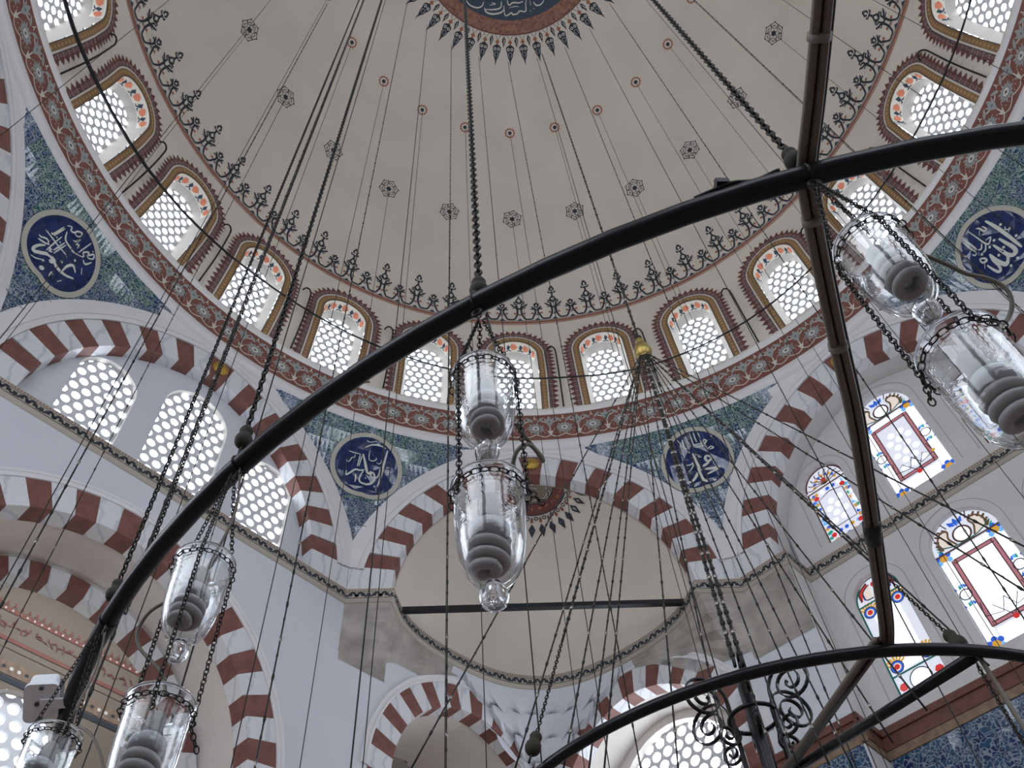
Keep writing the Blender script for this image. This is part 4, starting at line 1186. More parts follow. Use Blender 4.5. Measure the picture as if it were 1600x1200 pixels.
# ================================================================== lower left wall with its two arches
LL = Arch(2.40, 2.45, .42, -.35, -8.45)
LC = Arch(1.72, 1.80, .42, 5.98, -7.42)
lw = MB()
patch([(-7.5, -16.3), (7.60, -16.3), (7.60, -4.9), (-7.5, -4.9)], [LL.outline(.02, -12.0), LC.outline(.02, -12.0)], .9, flat(-45, AP), lw, 'wall_plaster', False)
setp(lw.build('wall_left'), 'large white lower left wall carrying two striped arches', 'wall', None, 'structure')
LM = [(0, 0), (0, .018), (.03, .022), (.035, .01), (.07, .01), (.075, .022), (.11, .024), (.115, 0)]
def low_arch(name, arch, az, d, depth, units, label, base=1.2, mould=True):
    root = empty(name, at(az, arch.s0, d, arch.z0), label, 'arch', 'smaller striped arches', 'structure')
    voussoirs(arch, az, d - .006, d + depth, root, units, base)
    if mould:
        m_ = MB(); moulding(arch, az, d, LM, 'moulding_white', m_); m_.build('moulding', root)
    # straight legs below the springing
    for side in (-1, 1):
        z = arch.z0; k = 0
        while z > arch.z0 - 3.2:
            x0, x1 = sorted((arch.s0 + side * arch.a, arch.s0 + side * (arch.a + arch.t)))
            wedge([(x0, z - .34), (x1, z - .34), (x1, z), (x0, z)], az, d - .006, d + depth, 'red_stone' if k % 2 == 0 else 'marble_white').build('voussoir', root)
            z -= .34; k += 1
    return root
low_arch('trim_arch_1', LL, -45, AP, .30, 13, 'wide striped arch opening to the gallery at lower left')
low_arch('trim_arch_2', LC, -45, AP, .30, 11, 'striped arch left of the stalactite corner below the semi-dome')
def barrel(arch, az, d0, d1, mat_, mb, zb=-12, off=.02):
    ol = arch.outline(off, zb, 20)[1:] + [arch.outline(off, zb, 20)[0]]
    mb.grid([[at(az, x, d, z) for x, z in ol] for d in (d0, d1)], mat_, False)
bv = MB()
barrel(LL, -45, AP + .28, 8.62, 'vault_plaster', bv)
setp(bv.build('ceiling_gallery_vault'), 'white barrel vault between the two lower left arches', 'vault', None, 'structure')
# second arch further in
LI = Arch(2.13, 2.18, .25, -.35, -8.45)
low_arch('trim_arch_3', LI, -45, 8.58, .26, 13, 'second striped arch further inside the lower left gallery', mould=False)
# gallery behind: beige walls with painted borders
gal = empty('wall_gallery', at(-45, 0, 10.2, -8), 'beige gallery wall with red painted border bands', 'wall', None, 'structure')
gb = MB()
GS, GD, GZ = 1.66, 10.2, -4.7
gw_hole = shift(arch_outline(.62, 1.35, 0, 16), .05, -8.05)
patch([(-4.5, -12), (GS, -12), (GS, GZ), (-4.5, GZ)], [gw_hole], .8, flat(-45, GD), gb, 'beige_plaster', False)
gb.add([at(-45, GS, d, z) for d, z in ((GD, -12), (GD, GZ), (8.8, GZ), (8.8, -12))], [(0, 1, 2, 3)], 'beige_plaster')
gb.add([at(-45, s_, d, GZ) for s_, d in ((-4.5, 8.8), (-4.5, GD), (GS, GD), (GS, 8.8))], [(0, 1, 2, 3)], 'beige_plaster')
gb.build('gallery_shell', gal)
def gal_map(u, v, l):            # u runs along the back wall to the corner, then along the side wall
    return at(-45, u, GD - l, v) if u <= GS else at(-45, GS - l, GD - (u - GS), v)
p = Paint(gal_map, .008)
for a, b, mt in ((-5.68, -5.60, 'band_red'), (-6.10, -6.04, 'band_red'), (-6.20, -6.12, 'beige_plaster'), (-6.56, -6.36, 'copper_band'), (-6.66, -6.58, 'ink')):
    for u0, u1 in ((-4.4, -1.5), (-1.5, GS - .009), (GS + .009, GS + 1.35)):
        p.poly([(u0, a), (u1, a), (u1, b), (u0, b)], mt)
for i in range(56):
    u = -3.0 + i * .11
    if abs(u - GS) < .03: continue
    p.poly([(u - .03, -5.58), (u + .03, -5.58), (u, -5.50)], 'band_red'); 
    for k in range(3):
        a = rnd.random() * 6; p.leaf((u, -5.86), (u + .09 * cos(a), -5.86 + .09 * sin(a)), .03, 'zigzag_red' if k else 'band_red')
    p.disc((u, -6.46), .03, 'ink' if i % 3 == 0 else 'motif_cream', 6, .002)
    p.disc((u, -5.64), .02, 'motif_cream', 4, .002)
p.build('painted_border', gal)
pierced_window('window_28', -45, GD, .05, -8.05, .62, 1.35, .235, .088, 'round-holed gallery window at the lower left corner beside the grey housing', depth=.12, pane='glass_bright')

# behind the left corner arch
cb = MB()
barrel(LC, -45, AP + .28, 9.25, 'vault_plaster', cb)
IN = Arch(.82, .86, .26, 5.72, -6.25)
patch([(3.9, -12), (8.2, -12), (8.2, -4.9), (3.9, -4.9)], [IN.outline(.02, -12)], .7, flat(-45, 9.2), cb, 'vault_plaster', False)
setp(cb.build('wall_corner_gallery'), 'white vault seen through the left corner arch', 'vault', None, 'structure')
low_arch('trim_arch_4', IN, -45, 9.2, .2, 7, 'small striped arch deep inside the left corner arch', mould=False)
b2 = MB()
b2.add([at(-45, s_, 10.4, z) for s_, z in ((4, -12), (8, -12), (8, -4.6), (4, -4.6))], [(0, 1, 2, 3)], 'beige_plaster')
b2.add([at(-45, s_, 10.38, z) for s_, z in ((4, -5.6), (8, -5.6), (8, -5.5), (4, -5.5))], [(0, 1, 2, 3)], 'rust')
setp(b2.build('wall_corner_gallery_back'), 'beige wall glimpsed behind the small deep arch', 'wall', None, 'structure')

# ================================================================== right: pier, corner arch and window wall
RC_ = Arch(1.72, 1.80, .42, -5.62, -7.32)
rw = MB()
patch([(-7.60, -16.3), (-2.27, -16.3), (-2.27, -4.9), (-7.60, -4.9)], [RC_.outline(.02, -12.0)], .9, flat(45, AP), rw, 'wall_plaster', False)
for s_ in (-2.27, 2.27):
    rw.add([at(45, s_, d, z) for d, z in ((AP, -16.3), (AP, -4.9), (PD + .02, -4.9), (PD + .02, -16.3))], [(0, 1, 2, 3)], 'qibla_plaster')
rw.add([at(45, s_, AP, z) for s_, z in ((2.27, -16.3), (4.5, -16.3), (4.5, -4.9), (2.27, -4.9))], [(0, 1, 2, 3)], 'wall_plaster')
setp(rw.build('wall_right_pier'), 'white pier right of the semi-dome with the right corner arch', 'wall', None, 'structure')
low_arch('trim_arch_5', RC_, 45, AP, .30, 11, 'striped arch right of the stalactite corner, before a round-holed window')
cr = MB()
barrel(RC_, 45, AP + .28, 8.5, 'vault_plaster', cr)
hole = pierced_window('window_29', 45, 8.5, -5.62, -8.3, 1.22, 2.66, .23, .088, 'round-holed window under the right corner arch behind the iron scrolls', depth=.16, border='vault_plaster')
patch([(-8, -12), (-3.6, -12), (-3.6, -4.6), (-8, -4.6)], [hole], .8, flat(45, 8.5), cr, 'vault_plaster', False)
setp(cr.build('wall_corner_window'), 'pale wall round the round-holed window in the right corner arch', 'wall', None, 'structure')

# window wall
def stained(name, sc, zs, hw, h, style, label):
    az, d = 45, PD
    root = empty(name, at(az, sc, d, zs), label, 'window', 'stained glass windows', 'structure')
    dep = .10
    fm = lambda u, v, l: at(az, sc + u, d + dep - l, zs + v)
    sp = h - hw
    ol = arch_outline(hw, h, 0, 20)
    def pane(pts, mt, lift=0.0, fan=True):
        q = Paint(fm, lift); c = (sum(x for x, _ in pts) / len(pts), sum(y for _, y in pts) / len(pts))
        q.fan(pts, c, mt); q.build('pane', root)
    def dpane(c, r, mt, lift=.003, n=12): pane([(c[0] + r * cos(2 * PI * k / n), c[1] + r * sin(2 * PI * k / n)) for k in range(n)], mt, lift)
    back = Paint(fm, -.012); back.fan(ol, (0, h * .5), 'glass_milky'); back.build('pane', root)
    ld = Paint(fm, .006)
    def lead(pts, wd=.022, mt='lead', curve=False, **k): ld.stroke(pts, wd, mt, curve=curve, **k)
    def both(pts, wd=.022, mt='lead', curve=False): lead(pts, wd, mt, curve); lead([(-x, y) for x, y in pts], wd, mt, curve)
    if style in ('wide', 'wide2'):
        b = sp - .02
        fr = hw * .60
        # clear middle
        pane([(-fr, .42), (fr, .42), (fr, b - .22), (-fr, b - .22)], 'glass_bright' if style == 'wide2' else 'glass_milky', -.006)
        nx = 4 if style == 'wide' else 0
        for i in range(nx):
            for j in range(6):
                x = -fr + .13 + i * .17 + (.085 if j % 2 else 0); y = .54 + j * .15
                if x < fr - .06 and y < b - .28: dpane((x, y), .058, 'glass_clear', -.003)
        for x0, x1, y0, y1 in ((-fr, fr, .02, .30), (-hw + .02, -fr - .03, .2, b - .1), (fr + .03, hw - .02, .2, b - .1), (-fr, fr, b - .16, b - .03)):
            pane([(x0, y0), (x1, y0), (x1, y1), (x0, y1)], 'glass_clear', -.004)
        # pink frame of the middle
        for x0, x1, y0, y1 in ((-fr - .03, -fr + .03, .34, b - .16), (fr - .03, fr + .03, .34, b - .16), (-fr, fr, .34, .40), (-fr, fr, b - .22, b - .16)):
            pane([(x0, y0), (x1, y0), (x1, y1), (x0, y1)], 'glass_pink', .002)
            lead([(x0, y0), (x1, y0), (x1, y1), (x0, y1), (x0, y0)], .018)
        both([(0, .34), (.18, .62), (.34, .52), (fr, .74)], .014, 'ink_blue'); both([(0, .66), (.10, .46), (.34, .52)], .014, 'ink_blue')
        dpane((.34, .54), .035, 'glass_amber', .008, 6); dpane((0, .32), .045, 'glass_red', .008, 6)
        for sx in (-1, 1):
            dpane((sx * (hw + fr) / 2, .95), .075, 'glass_clear'); ld.ring((sx * (hw + fr) / 2, .95), .075, .092, 'ink_blue', 14)
            for y in (.80, 1.10):
                for k in range(3): pane([(sx * ((hw + fr) / 2 - .07 + .07 * k), y - .03), (sx * ((hw + fr) / 2 - .03 + .07 * k), y - .05), (sx * ((hw + fr) / 2 - .03 + .07 * k), y + .04)], ('glass_blue', 'glass_green', 'glass_blue')[k], .004)
                dpane((sx * (hw + fr) / 2, y), .035, 'glass_cyan', .002, 6)
            for y in (.10, b - .06):
                c = (sx * (hw - .10), y)
                dpane(c, .065, 'glass_amber', .004, 6)
                for q in ((.09, .05), (-.09, .05), (.08, -.06), (-.09, -.05), (0, .10)):
                    dpane((c[0] + q[0] * .85, c[1] + q[1] * .8), .045, 'glass_blue' if q[1] > 0 else 'glass_cyan', .003, 7)
        # head: palmette
        c0 = b + .16
        lead([(-hw, b), (hw, b)], .03); lead([(-hw, b - .02), (-hw, 0), (hw, 0), (hw, b)], .014, 'ink_blue')
        dpane((0, c0), .12, 'glass_clear', .003, 16); ld.ring((0, c0), .115, .145, 'lead', 20)
        for sx in (-1, 1):
            pts = [(sx * .14, c0 - .12), (sx * .20, c0 + .03), (sx * .17, c0 + .15), (sx * .27, c0 + .18), (sx * .36, c0 + .06), (sx * .34, c0 - .10)]
            pane(pts, 'glass_cream', .002); lead(pts, .03, 'gold_band', True)
            for k in range(6):
                q = [(.20, .19), (.27, .20), (.33, .15), (.37, .08), (.38, 0), (.37, -.07)][k]
                lead([(sx * (q[0] - .03), c0 + q[1] - .03), (sx * (q[0] + .03), c0 + q[1] + .03)], .035, 'gold_band')
            pane([(sx * .02, c0 + .17), (sx * .10, c0 + .20), (sx * .12, c0 + .29), (sx * .04, c0 + .25)], 'glass_blue', .004)
            pane([(0, c0 + .15), (sx * .04, c0 + .24), (0, c0 + .32)], 'glass_blue', .004)
            pane([(sx * .36, c0 - .10), (sx * .44, c0 - .05), (sx * .40, c0 - .13)], 'glass_green', .003)
            lead([(0, c0 - .14), (sx * .2, c0 - .12), (sx * .42, c0 - .02)], .02, 'lead_green', True)
            lead([(sx * .15, c0 + .20), (sx * .20, c0 + .32)], .018)
    elif style == 'heart':
        b = sp
        pane([(-hw * .55, .45), (hw * .55, .45), (hw * .55, b - .1), (-hw * .55, b - .1)], 'glass_clear', -.004)
        for sx in (-1, 1): pane([(sx * hw * .6, .5), (sx * hw * .95, .5), (sx * hw * .95, b - .2), (sx * hw * .6, b - .2)], 'glass_milky', -.004)
        lead([(-hw * .97, 0), (-hw * .97, b)], .028, 'lead_green'); lead([(hw * .97, 0), (hw * .97, b)], .028, 'lead_green')
        for y in (.02, .40, b - .02): lead([(-hw, y), (hw, y)], .028, 'lead_green')
        dpane((0, .21), .15, 'glass_clear', -.002, 16); ld.ring((0, .21), .15, .165, 'ink_blue', 20)
        for sx in (-1, 1):
            dpane((sx * .27, .21), .065, 'glass_red', .002, 6)
            for y in (.52, b - .16):
                c = (sx * hw * .62, y)
                for k in range(7):
                    a = (200 + 20 * k + (0 if y < 1 else 180)) * RAD if y > 1 else (20 * k + 30) * RAD
                    pane([(c[0] + .09 * cos(a - .15), c[1] + .09 * sin(a - .15)), (c[0] + .17 * cos(a - .11), c[1] + .17 * sin(a - .11)), (c[0] + .17 * cos(a + .11), c[1] + .17 * sin(a + .11)), (c[0] + .09 * cos(a + .15), c[1] + .09 * sin(a + .15))], 'glass_amber', .002)
                ld.ring(c, .088, .102, 'ink_blue', 14); dpane(c, .095, 'glass_blue', .003, 12); dpane(c, .062, 'glass_cream', .0045, 10); dpane((c[0], c[1]), .045, 'glass_red', .008, 6)
            q = [(sx * .07, b + .28), (sx * .2, b + .2), (sx * .2, b + .06), (sx * .08, b + .04)]
            pane([(x + sx * .03, y + .01) for x, y in q], 'glass_blue', .001); lead(q, .02, 'ink_blue', True); pane(q, 'glass_cream', .002)
            pane([(sx * .10, b + .33), (sx * .27, b + .23), (sx * .29, b + .06), (sx * .25, b + .08), (sx * .22, b + .20), (sx * .09, b + .29)], 'glass_red', .0025)
            lead([(sx * .10, b + .32), (sx * .26, b + .22), (sx * .27, b + .06)], .03, 'lead', True)
        dpane((0, b + .25), .05, 'glass_red', .006, 6); dpane((0, b + .14), .04, 'glass_blue', .006, 6)
        lead([(-hw * .98, b), (-hw * .86, b + .16), (-hw * .5, b + .33), (0, b + .37), (hw * .5, b + .33), (hw * .86, b + .16), (hw * .98, b)], .026, 'lead_green', True)
    else:
        b = sp - .05; fr = hw * .62
        pane([(-fr, .34), (fr, .34), (fr, b - .25), (0, b - .18), (-fr, b - .25)], 'glass_milky', -.006)
        for i in range(3):
            for j in range(5):
                x = -fr + .10 + i * .17 + (.08 if j % 2 else 0); y = .43 + j * .14
                if x < fr - .04 and y < b - .30: dpane((x, y), .056, 'glass_clear', -.003)
        lead([(-fr, .30), (fr, .30), (fr, b - .22), (0, b - .15), (-fr, b - .22), (-fr, .30)], .02)
        both([(hw * .97, 0), (hw * .97, b)], .026, 'lead'); lead([(-hw, b), (hw, b)], .03)
        cols_ = ['glass_blue', 'glass_green', 'glass_clear', 'glass_cyan', 'glass_amber']
        r2 = random.Random(3)
        for y in np.arange(.06, b - .05, .105):
            for sx in (-1, 1):
                for x in (fr + .05, hw - .06):
                    dpane((sx * x, y + r2.uniform(-.02, .02)), .038, cols_[r2.randrange(5)], .003, 6)
        for x in np.arange(-fr, fr + .01, .11):
            for y in (.07, .20, b - .08):
                dpane((x, y), .040, cols_[r2.randrange(5)], .003, 6)
        for sx in (-1, 1):
            for y in (.18, b - .16): dpane((sx * (fr + .02), y), .055, 'glass_red', .006, 5)
        for k in range(9):
            a = (12 + 19.5 * k) * RAD
            lead([(0, b + .04), (hw * .35 * cos(a), b + .05 + hw * .35 * sin(a)), (hw * .72 * cos(a + .12), b + .03 + hw * .72 * sin(a + .12)), (hw * .9 * cos(a), b + .02 + hw * .9 * sin(a))], .02, 'gold_band', True)
            dpane((hw * .55 * cos(a), b + .04 + hw * .55 * sin(a)), .035, 'glass_blue' if k % 2 else 'glass_amber', .003, 6)
        dpane((0, b + .14), .05, 'glass_red', .006, 6)
        lead([(hw * .96 * cos(PI * k / 16), b + .05 + hw * .96 * sin(PI * k / 16)) for k in range(17)], .03, 'lead')
    ld.build('leading', root)
    rv = MB(); A = [at(az, sc + u, d, zs + v) for u, v in ol]; B = [at(az, sc + u, d + dep + .02, zs + v) for u, v in ol]
    n = len(A); rv.add(A + B, [(i, (i + 1) % n, n + (i + 1) % n, n + i) for i in range(n)], 'qibla_plaster'); rv.build('reveal', root)
    ln = Paint(lambda u, v, l: at(az, sc + u, d - l, zs + v), .004)
    o2 = arch_outline(hw + .13, h + .13, 0, 24)
    ln.stroke(o2[1:] + [o2[0]], .012, 'motif_grey', curve=False); ln.build('painted_outline', root)
    return shift(ol, sc, zs)
hl = [stained('window_30', -1.37, -4.52, .37, 1.62, 'small', 'narrow stained window with red studs, upper left of the right wall'),
      stained('window_31', .03, -4.49, .50, 2.26, 'wide', 'wide stained window with milky dotted pane above the string course'),
      stained('window_32', 1.43, -4.52, .37, 1.62, 'small', 'narrow stained window hidden behind the lowest right glass lamp'),
      stained('window_33', -1.43, -7.43, .37, 2.02, 'heart', 'narrow stained window with blue hearts and green bars behind the hoop'),
      stained('window_34', .03, -7.41, .50, 2.20, 'wide2', 'wide stained window with clear bright pane below the string course'),
      stained('window_35', 1.47, -7.43, .37, 2.02, 'heart', 'narrow stained window with blue hearts out of frame at right')]
qw = MB()
patch([(-2.29, -7.72), (2.29, -7.72), (2.29, -4.9), (2.29, -1.6), (-2.29, -1.6), (-2.29, -4.9)], hl, .6, flat(45, PD), qw, 'qibla_plaster', False)
# plain plaster soffit between the great arch and the window wall
ol = GA.outline(.004, None, 24)
qw.grid([[at(45, x, d, z) for x, z in ol] for d in (AP + .25, PD + .01)], 'qibla_plaster', False)
setp(qw.build('wall_right_windows'), 'grey-white right wall holding two tiers of stained windows', 'wall', None, 'structure')

# tiled dado below
dado = empty('wall_right_dado', at(45, 0, PD, -9), 'blue floral tiled dado with brown border at lower right', 'tiled wall', None, 'structure')
db = MB()
db.add([at(45, s_, PD + .015, z) for s_, z in ((-2.27, -16.3), (2.27, -16.3), (2.27, -7.7), (-2.27, -7.7))], [(0, 1, 2, 3)], 'motif_grey')
def border_run(mb, s0, s1, d, side=None):
    for (z0, z1, pr, mt) in ((-7.80, -7.70, .07, 'tile_border'), (-7.98, -7.80, .035, 'tile_border'), (-8.10, -7.98, .02, 'copper_band')):
        if side is None: mb.box(at(45, (s0 + s1) / 2, d - pr / 2, (z0 + z1) / 2), (s1 - s0, pr, z1 - z0), mt, (frame(45)[1], frame(45)[0], (0, 0, 1)))
        else: mb.box(at(45, side + pr / 2, (s0 + s1) / 2, (z0 + z1) / 2), (pr, s1 - s0, z1 - z0), mt, (frame(45)[1], frame(45)[0], (0, 0, 1)))
border_run(db, -2.27, 2.27, PD); border_run(db, AP - .07, PD, None, -2.27); border_run(db, -3.9, -2.20, AP)
db.build('dado_border', dado)
T2 = .26
def wtile(s0, d, z0, side=False):
    t_ = MB(); g = .0025; bz = .006; r_ = rnd.gauss(0, .0015)
    q = lambda x, z, l: at(45, x, d - l, z) if not side else at(45, s0_side + l, x, z)
    a = [(s0 + g, z0 + g), (s0 + T2 - g, z0 + g), (s0 + T2 - g, z0 + T2 - g), (s0 + g, z0 + T2 - g)]
    f_ = [q(x, z, .012 + r_ * (1 if k % 2 else -1)) for k, (x, z) in enumerate(a)]; b_ = [q(x, z, 0) for x, z in a]
    t_.add(f_ + b_, [(0, 1, 2, 3)] + [(i, 4 + i, 4 + (i + 1) % 4, (i + 1) % 4) for i in range(4)], 'tile_wall')
    t_.build('tile', dado)
for j in range(9):
    for i in range(17): wtile(-2.25 + i * T2, PD + .01, -8.10 - (j + 1) * T2)
s0_side = -2.27
for j in range(6):
    for i in range(6): wtile(-3.85 + i * T2, AP - .001, -8.10 - (j + 1) * T2)

# ================================================================== stone corbels and stalactite corner under the semi-dome
def corbel(sgn):
    """sgn -1: against the left wall, +1: against the right pier"""
    azw = 45 * sgn; n, t = frame(azw)
    tops = [np.array(pl(0, sgn * CS, AP)), np.array(pl(0, sgn * 2.80, AP)), np.array(pl(0, sgn * 2.42, AP))]
    for j in range(1, 11):
        b = j / 10 * 47 * RAD
        q = at(0, sgn * cos(b) * bay_r(b), 7.5 + sin(b) * bay_r(b), 0); tops.append(q[:2])
    mb = MB(); rows_ = []
    for q in tops:
        q3 = np.array([q[0], q[1], 0.0]); o = max(AP - q3 @ n, -.02)
        s_ = abs(q3 @ t)
        if s_ < 3.62: zf = -6.02
        elif s_ < 4.1: zf = -5.98 + (s_ - 3.62) / .48 * .40
        else: zf = -5.58 + max(0, s_ - 4.1) / 1.75 * .60
        row = []
        for k, (fo, fz) in enumerate(((0, 0), (.0, .12), (.10, .16), (.14, .36), (.36, .44), (.40, .62), (.70, .72), (.76, .88), (1.0, 1.0))):
            p3 = q3 + n * (o * fo + (.004 if fo >= 1 else 0)); p3[2] = -4.98 + (zf + 4.98) * fz
            row.append(p3)
        rows_.append(row)
    mb.grid(rows_, 'stone_grey', False)
    # bare stone flush with the wall under the corbel
    if sgn < 0: out = [(3.14, -4.98), (3.14, -6.03), (4.02, -5.99), (4.03, -5.54), (4.70, -5.50), (5.20, -5.22), (5.85, -4.97)]
    else: out = [(-2.27, -4.98), (-2.27, -6.24), (-3.30, -6.20), (-3.32, -6.03), (-4.29, -5.85), (-4.75, -5.45), (-5.45, -4.97)]
    c = np.mean(np.array(out), 0)
    vs = [at(azw, x, AP - .006, z) for x, z in out]
    mb.add(vs, [tuple(range(len(vs)))], 'stone_grey')
    return mb
setp(corbel(-1).build('wall_corbel_1'), 'weathered bare grey stone corbel left of the semi-dome foot', 'corbel', None, 'structure')
setp(corbel(1).build('wall_corbel_2'), 'weathered bare grey stone corbel right of the semi-dome foot', 'corbel', None, 'structure')
mq = empty('wall_stalactite_corner', (0, 9.8, -5.6), 'white stalactite niche in the corner below the semi-dome', 'stalactite niche', None, 'structure')
apex = np.array([0, 10.62])
tiers = [(0.0, -4.99), (.26, -5.30), (.26, -5.33), (.50, -5.62), (.50, -5.65), (.74, -5.95), (.74, -5.98), (.98, -6.35)]
NBQ = 60
for k in range(0, len(tiers) - 1, 2):
    mb = MB(); rows_ = []
    cells = 8 - k
    for q_ in range(5):
        fr = q_ / 4
        f = tiers[k][0] + (tiers[k + 1][0] - tiers[k][0]) * (1 - cos(fr * PI / 2)); z = tiers[k][1] + (tiers[k + 1][1] - tiers[k][1]) * sin(fr * PI / 2)
        row = []
        for j in range(NBQ + 1):
            b0_ = 43
            b = (b0_ + (180 - 2 * b0_) * j / NBQ) * RAD
            a = at(0, -cos(b) * bay_r(b), 7.5 + sin(b) * bay_r(b), 0)[:2]
            sc = abs(sin(PI * cells * j / NBQ)) * .10 * fr
            g = min(1, f + (sc if fr > 0 else 0) * (1 - f))
            pxy = a + (apex - a) * g
            if fr > 0 or k > 0:
                dm = max(pxy[0] * .70711 + pxy[1] * .70711, -pxy[0] * .70711 + pxy[1] * .70711)
                if dm > AP - .10: pxy = pxy * ((AP + .03) / dm)
            zz = z + (.10 * (1 - abs(sin(PI * cells * j / NBQ))) * fr * -1)
            row.append(np.array([pxy[0], pxy[1], zz]))
        rows_.append(row)
    if k + 2 < len(tiers):
        rows_.append([np.array([*(r[:2] + (apex - r[:2]) * .05), tiers[k + 2][1]]) for r in rows_[-1]])
    mb.grid(rows_, 'wall_plaster', False); mb.build('stalactite_tier', mq)

# ================================================================== shell out of view: floor and closing walls
fl = MB(); fl.add([(-13, -13, -16.3), (13, -13, -16.3), (13, 13, -16.3), (-13, 13, -16.3)], [(0, 1, 2, 3)], 'carpet')
setp(fl.build('floor'), 'red carpeted prayer hall floor far below the view', 'floor', None, 'structure')
cw = MB()
for az in (135, 180, -135):
    cw.add([at(az, s_, AP, z) for s_, z in ((-CS, -16.3), (CS, -16.3), (CS, -1.2), (-CS, -1.2))], [(0, 1, 2, 3)], 'wall_plaster')
setp(cw.build('wall_rear'), 'white walls of the hall behind the viewer', 'wall', None, 'structure')
ew = MB()
for az in (90, -90):
    ew.add([at(az, s_, 9.95, z) for s_, z in ((-5, -16.3), (5, -16.3), (5, -4.8), (-5, -4.8))], [(0, 1, 2, 3)], 'wall_plaster')
setp(ew.build('wall_side'), 'white side walls out of frame under the side semi-domes', 'wall', None, 'structure')
# ================================================================== the chandelier
def nrm(v): v = np.array(v, float); return v / (np.linalg.norm(v) + 1e-12)
def chain_links(mb, a, b, L, r, mat_, nR=8, nr=4, aspect=.62):
    """interlocking oval links from a to b"""
    a = np.array(a, float); b = np.array(b, float); t = b - a; D = np.linalg.norm(t); t = t / D
    u = nrm(np.cross(t, (0.3, 1, 0.2))); v = np.cross(t, u)
    n = max(2, int(round(D / (L * .72))))
    for i in range(n):
        c = a + t * D * (i + .5) / n
        w_ = u if i % 2 else v; x_ = v if i % 2 else u
        R = L / 2 * aspect
        mb.torus(c, R, r, mat_, (t, w_, x_), nR, nr, 1 / aspect)
    return mb
def rod_chain(mb, a, b, seg, r, mat_, knot):
    """long iron links joined by small bright eyes"""
    a = np.array(a, float); b = np.array(b, float); D = np.linalg.norm(b - a); n = max(2, int(round(D / seg)))
    P = [a + (b - a) * i / n for i in range(n + 1)]
    mb.tube(P, r, mat_, 5)
    t = (b - a) / D
    for i in range(1, n):
        mb.tube([P[i] - t * knot * 1.5, P[i] - t * knot * .4, P[i] + t * knot * .4, P[i] + t * knot * 1.5], [r, r * 1.7, r * 1.7, r], 'chain_joint' if i % 3 == 0 else mat_, 5)
        mb.tube([P[i] - t * seg * .5, P[i] - t * seg * .44, P[i] - t * seg * .38], [r, r * 1.4, r], mat_, 4)
    return mb

ch = empty('chandelier', (OC[0], OC[1], HZ - .1), 'large black iron hoop chandelier with inner hoop, brass hub and scrolls', 'chandelier')
def hoop(c, R, r, name, n=120):
    mb = MB(); mb.tube([(c[0] + R * sin(2 * PI * k / n), c[1] + R * cos(2 * PI * k / n), HZ) for k in range(n)], r, 'iron_black', 14, True)
    return mb.build(name, ch)
oh = hoop(OC, OR, .0195, 'outer_hoop')
ih = hoop(IC, IR, .0150, 'inner_hoop')
# flat clips and eyes where the chains take hold
for nd in NODES:
    mb = MB(); d = nrm([nd[0] - OC[0], nd[1] - OC[1], 0]); c = np.array([OC[0], OC[1], HZ]) + d * OR
    t = np.cross((0, 0, 1), d)
    mb.torus(c, .0200, .0022, 'iron_black', (d, (0, 0, 1), t), 14, 5)
    mb.torus(c + np.array([0, 0, .030]), .009, .003, 'iron_dull', ((0, 0, 1), d, t), 10, 5)
    mb.torus(c - np.array([0, 0, .030]), .009, .003, 'iron_dull', ((0, 0, 1), t, d), 10, 5)
    mb.build('clip', oh)
# spoke with the bundle of supply cables lashed to it
spz = [np.array(q) for q in smooth_line(SPOKE, 5)]
def side_of(P, o, dz):
    res = []
    for i in range(len(P)):
        t = nrm(P[min(i + 1, len(P) - 1)] - P[max(i - 1, 0)]); s_ = np.cross(t, (0, 0, 1)); res.append(P[i] + s_ * o + np.array([0, 0, dz]))
    return res
mb = MB(); mb.tube(side_of(spz, 0, .012), .010, 'iron_black', 8); spk = mb.build('spoke', ch)
for o, dz, m_, r in ((-.0090, -.004, 'cable_grey', .0080), (.0075, -.006, 'cable_grey', .0075), (.0180, .004, 'cable_black', .0042)):
    mb = MB(); mb.tube(side_of(spz, o, dz), r, m_, 8); mb.build('supply_cable', spk)
for k in (7, 22, 30):
    q = spz[k]; t = nrm(spz[k + 1] - spz[k - 1]); mb = MB(); s_ = np.cross(t, (0, 0, 1))
    mb.tube([q - t * .006, q + t * .006], .0185, 'tape', 12); mb.build('cable_tie', spk)
mb = MB(); mb.tube([spz[42] - nrm(spz[43] - spz[41]) * .028, spz[42], spz[42] + nrm(spz[43] - spz[41]) * .028], .0195, 'cable_black', 12); mb.build('tape_sleeve', spk)
CTR = np.array([IC[0], IC[1], CAM[2] + 1.70])
iron = 'iron_black'
mb = MB(); mb.tube([np.array(INODE2), np.array(INODE2) * .5 + CTR * .5, CTR], .0150, iron, 10); mb.build('stay', ch)
P1 = np.array(INODE1) + np.array([0, 0, .03])
for o, m_, r in ((-.012, 'cable_grey', .0095), (.010, 'cable_grey', .0085), (0, iron, .010)):
    mb = MB(); A = [P1, P1 * .7 + CTR * .3, CTR]
    mb.tube(side_of(A, o, 0), r, m_, 8); mb.build('stay' if m_ == iron else 'supply_cable', ch if m_ == iron else spk)
for k in range(8):
    if k not in (2, 3): continue
    a = (180 + 22 + k * 45) * RAD
    q = np.array([IC[0] + IR * sin(a), IC[1] + IR * cos(a), HZ]); mb = MB(); mb.tube([q, CTR], .0115, iron, 8); mb.build('stay', ch)
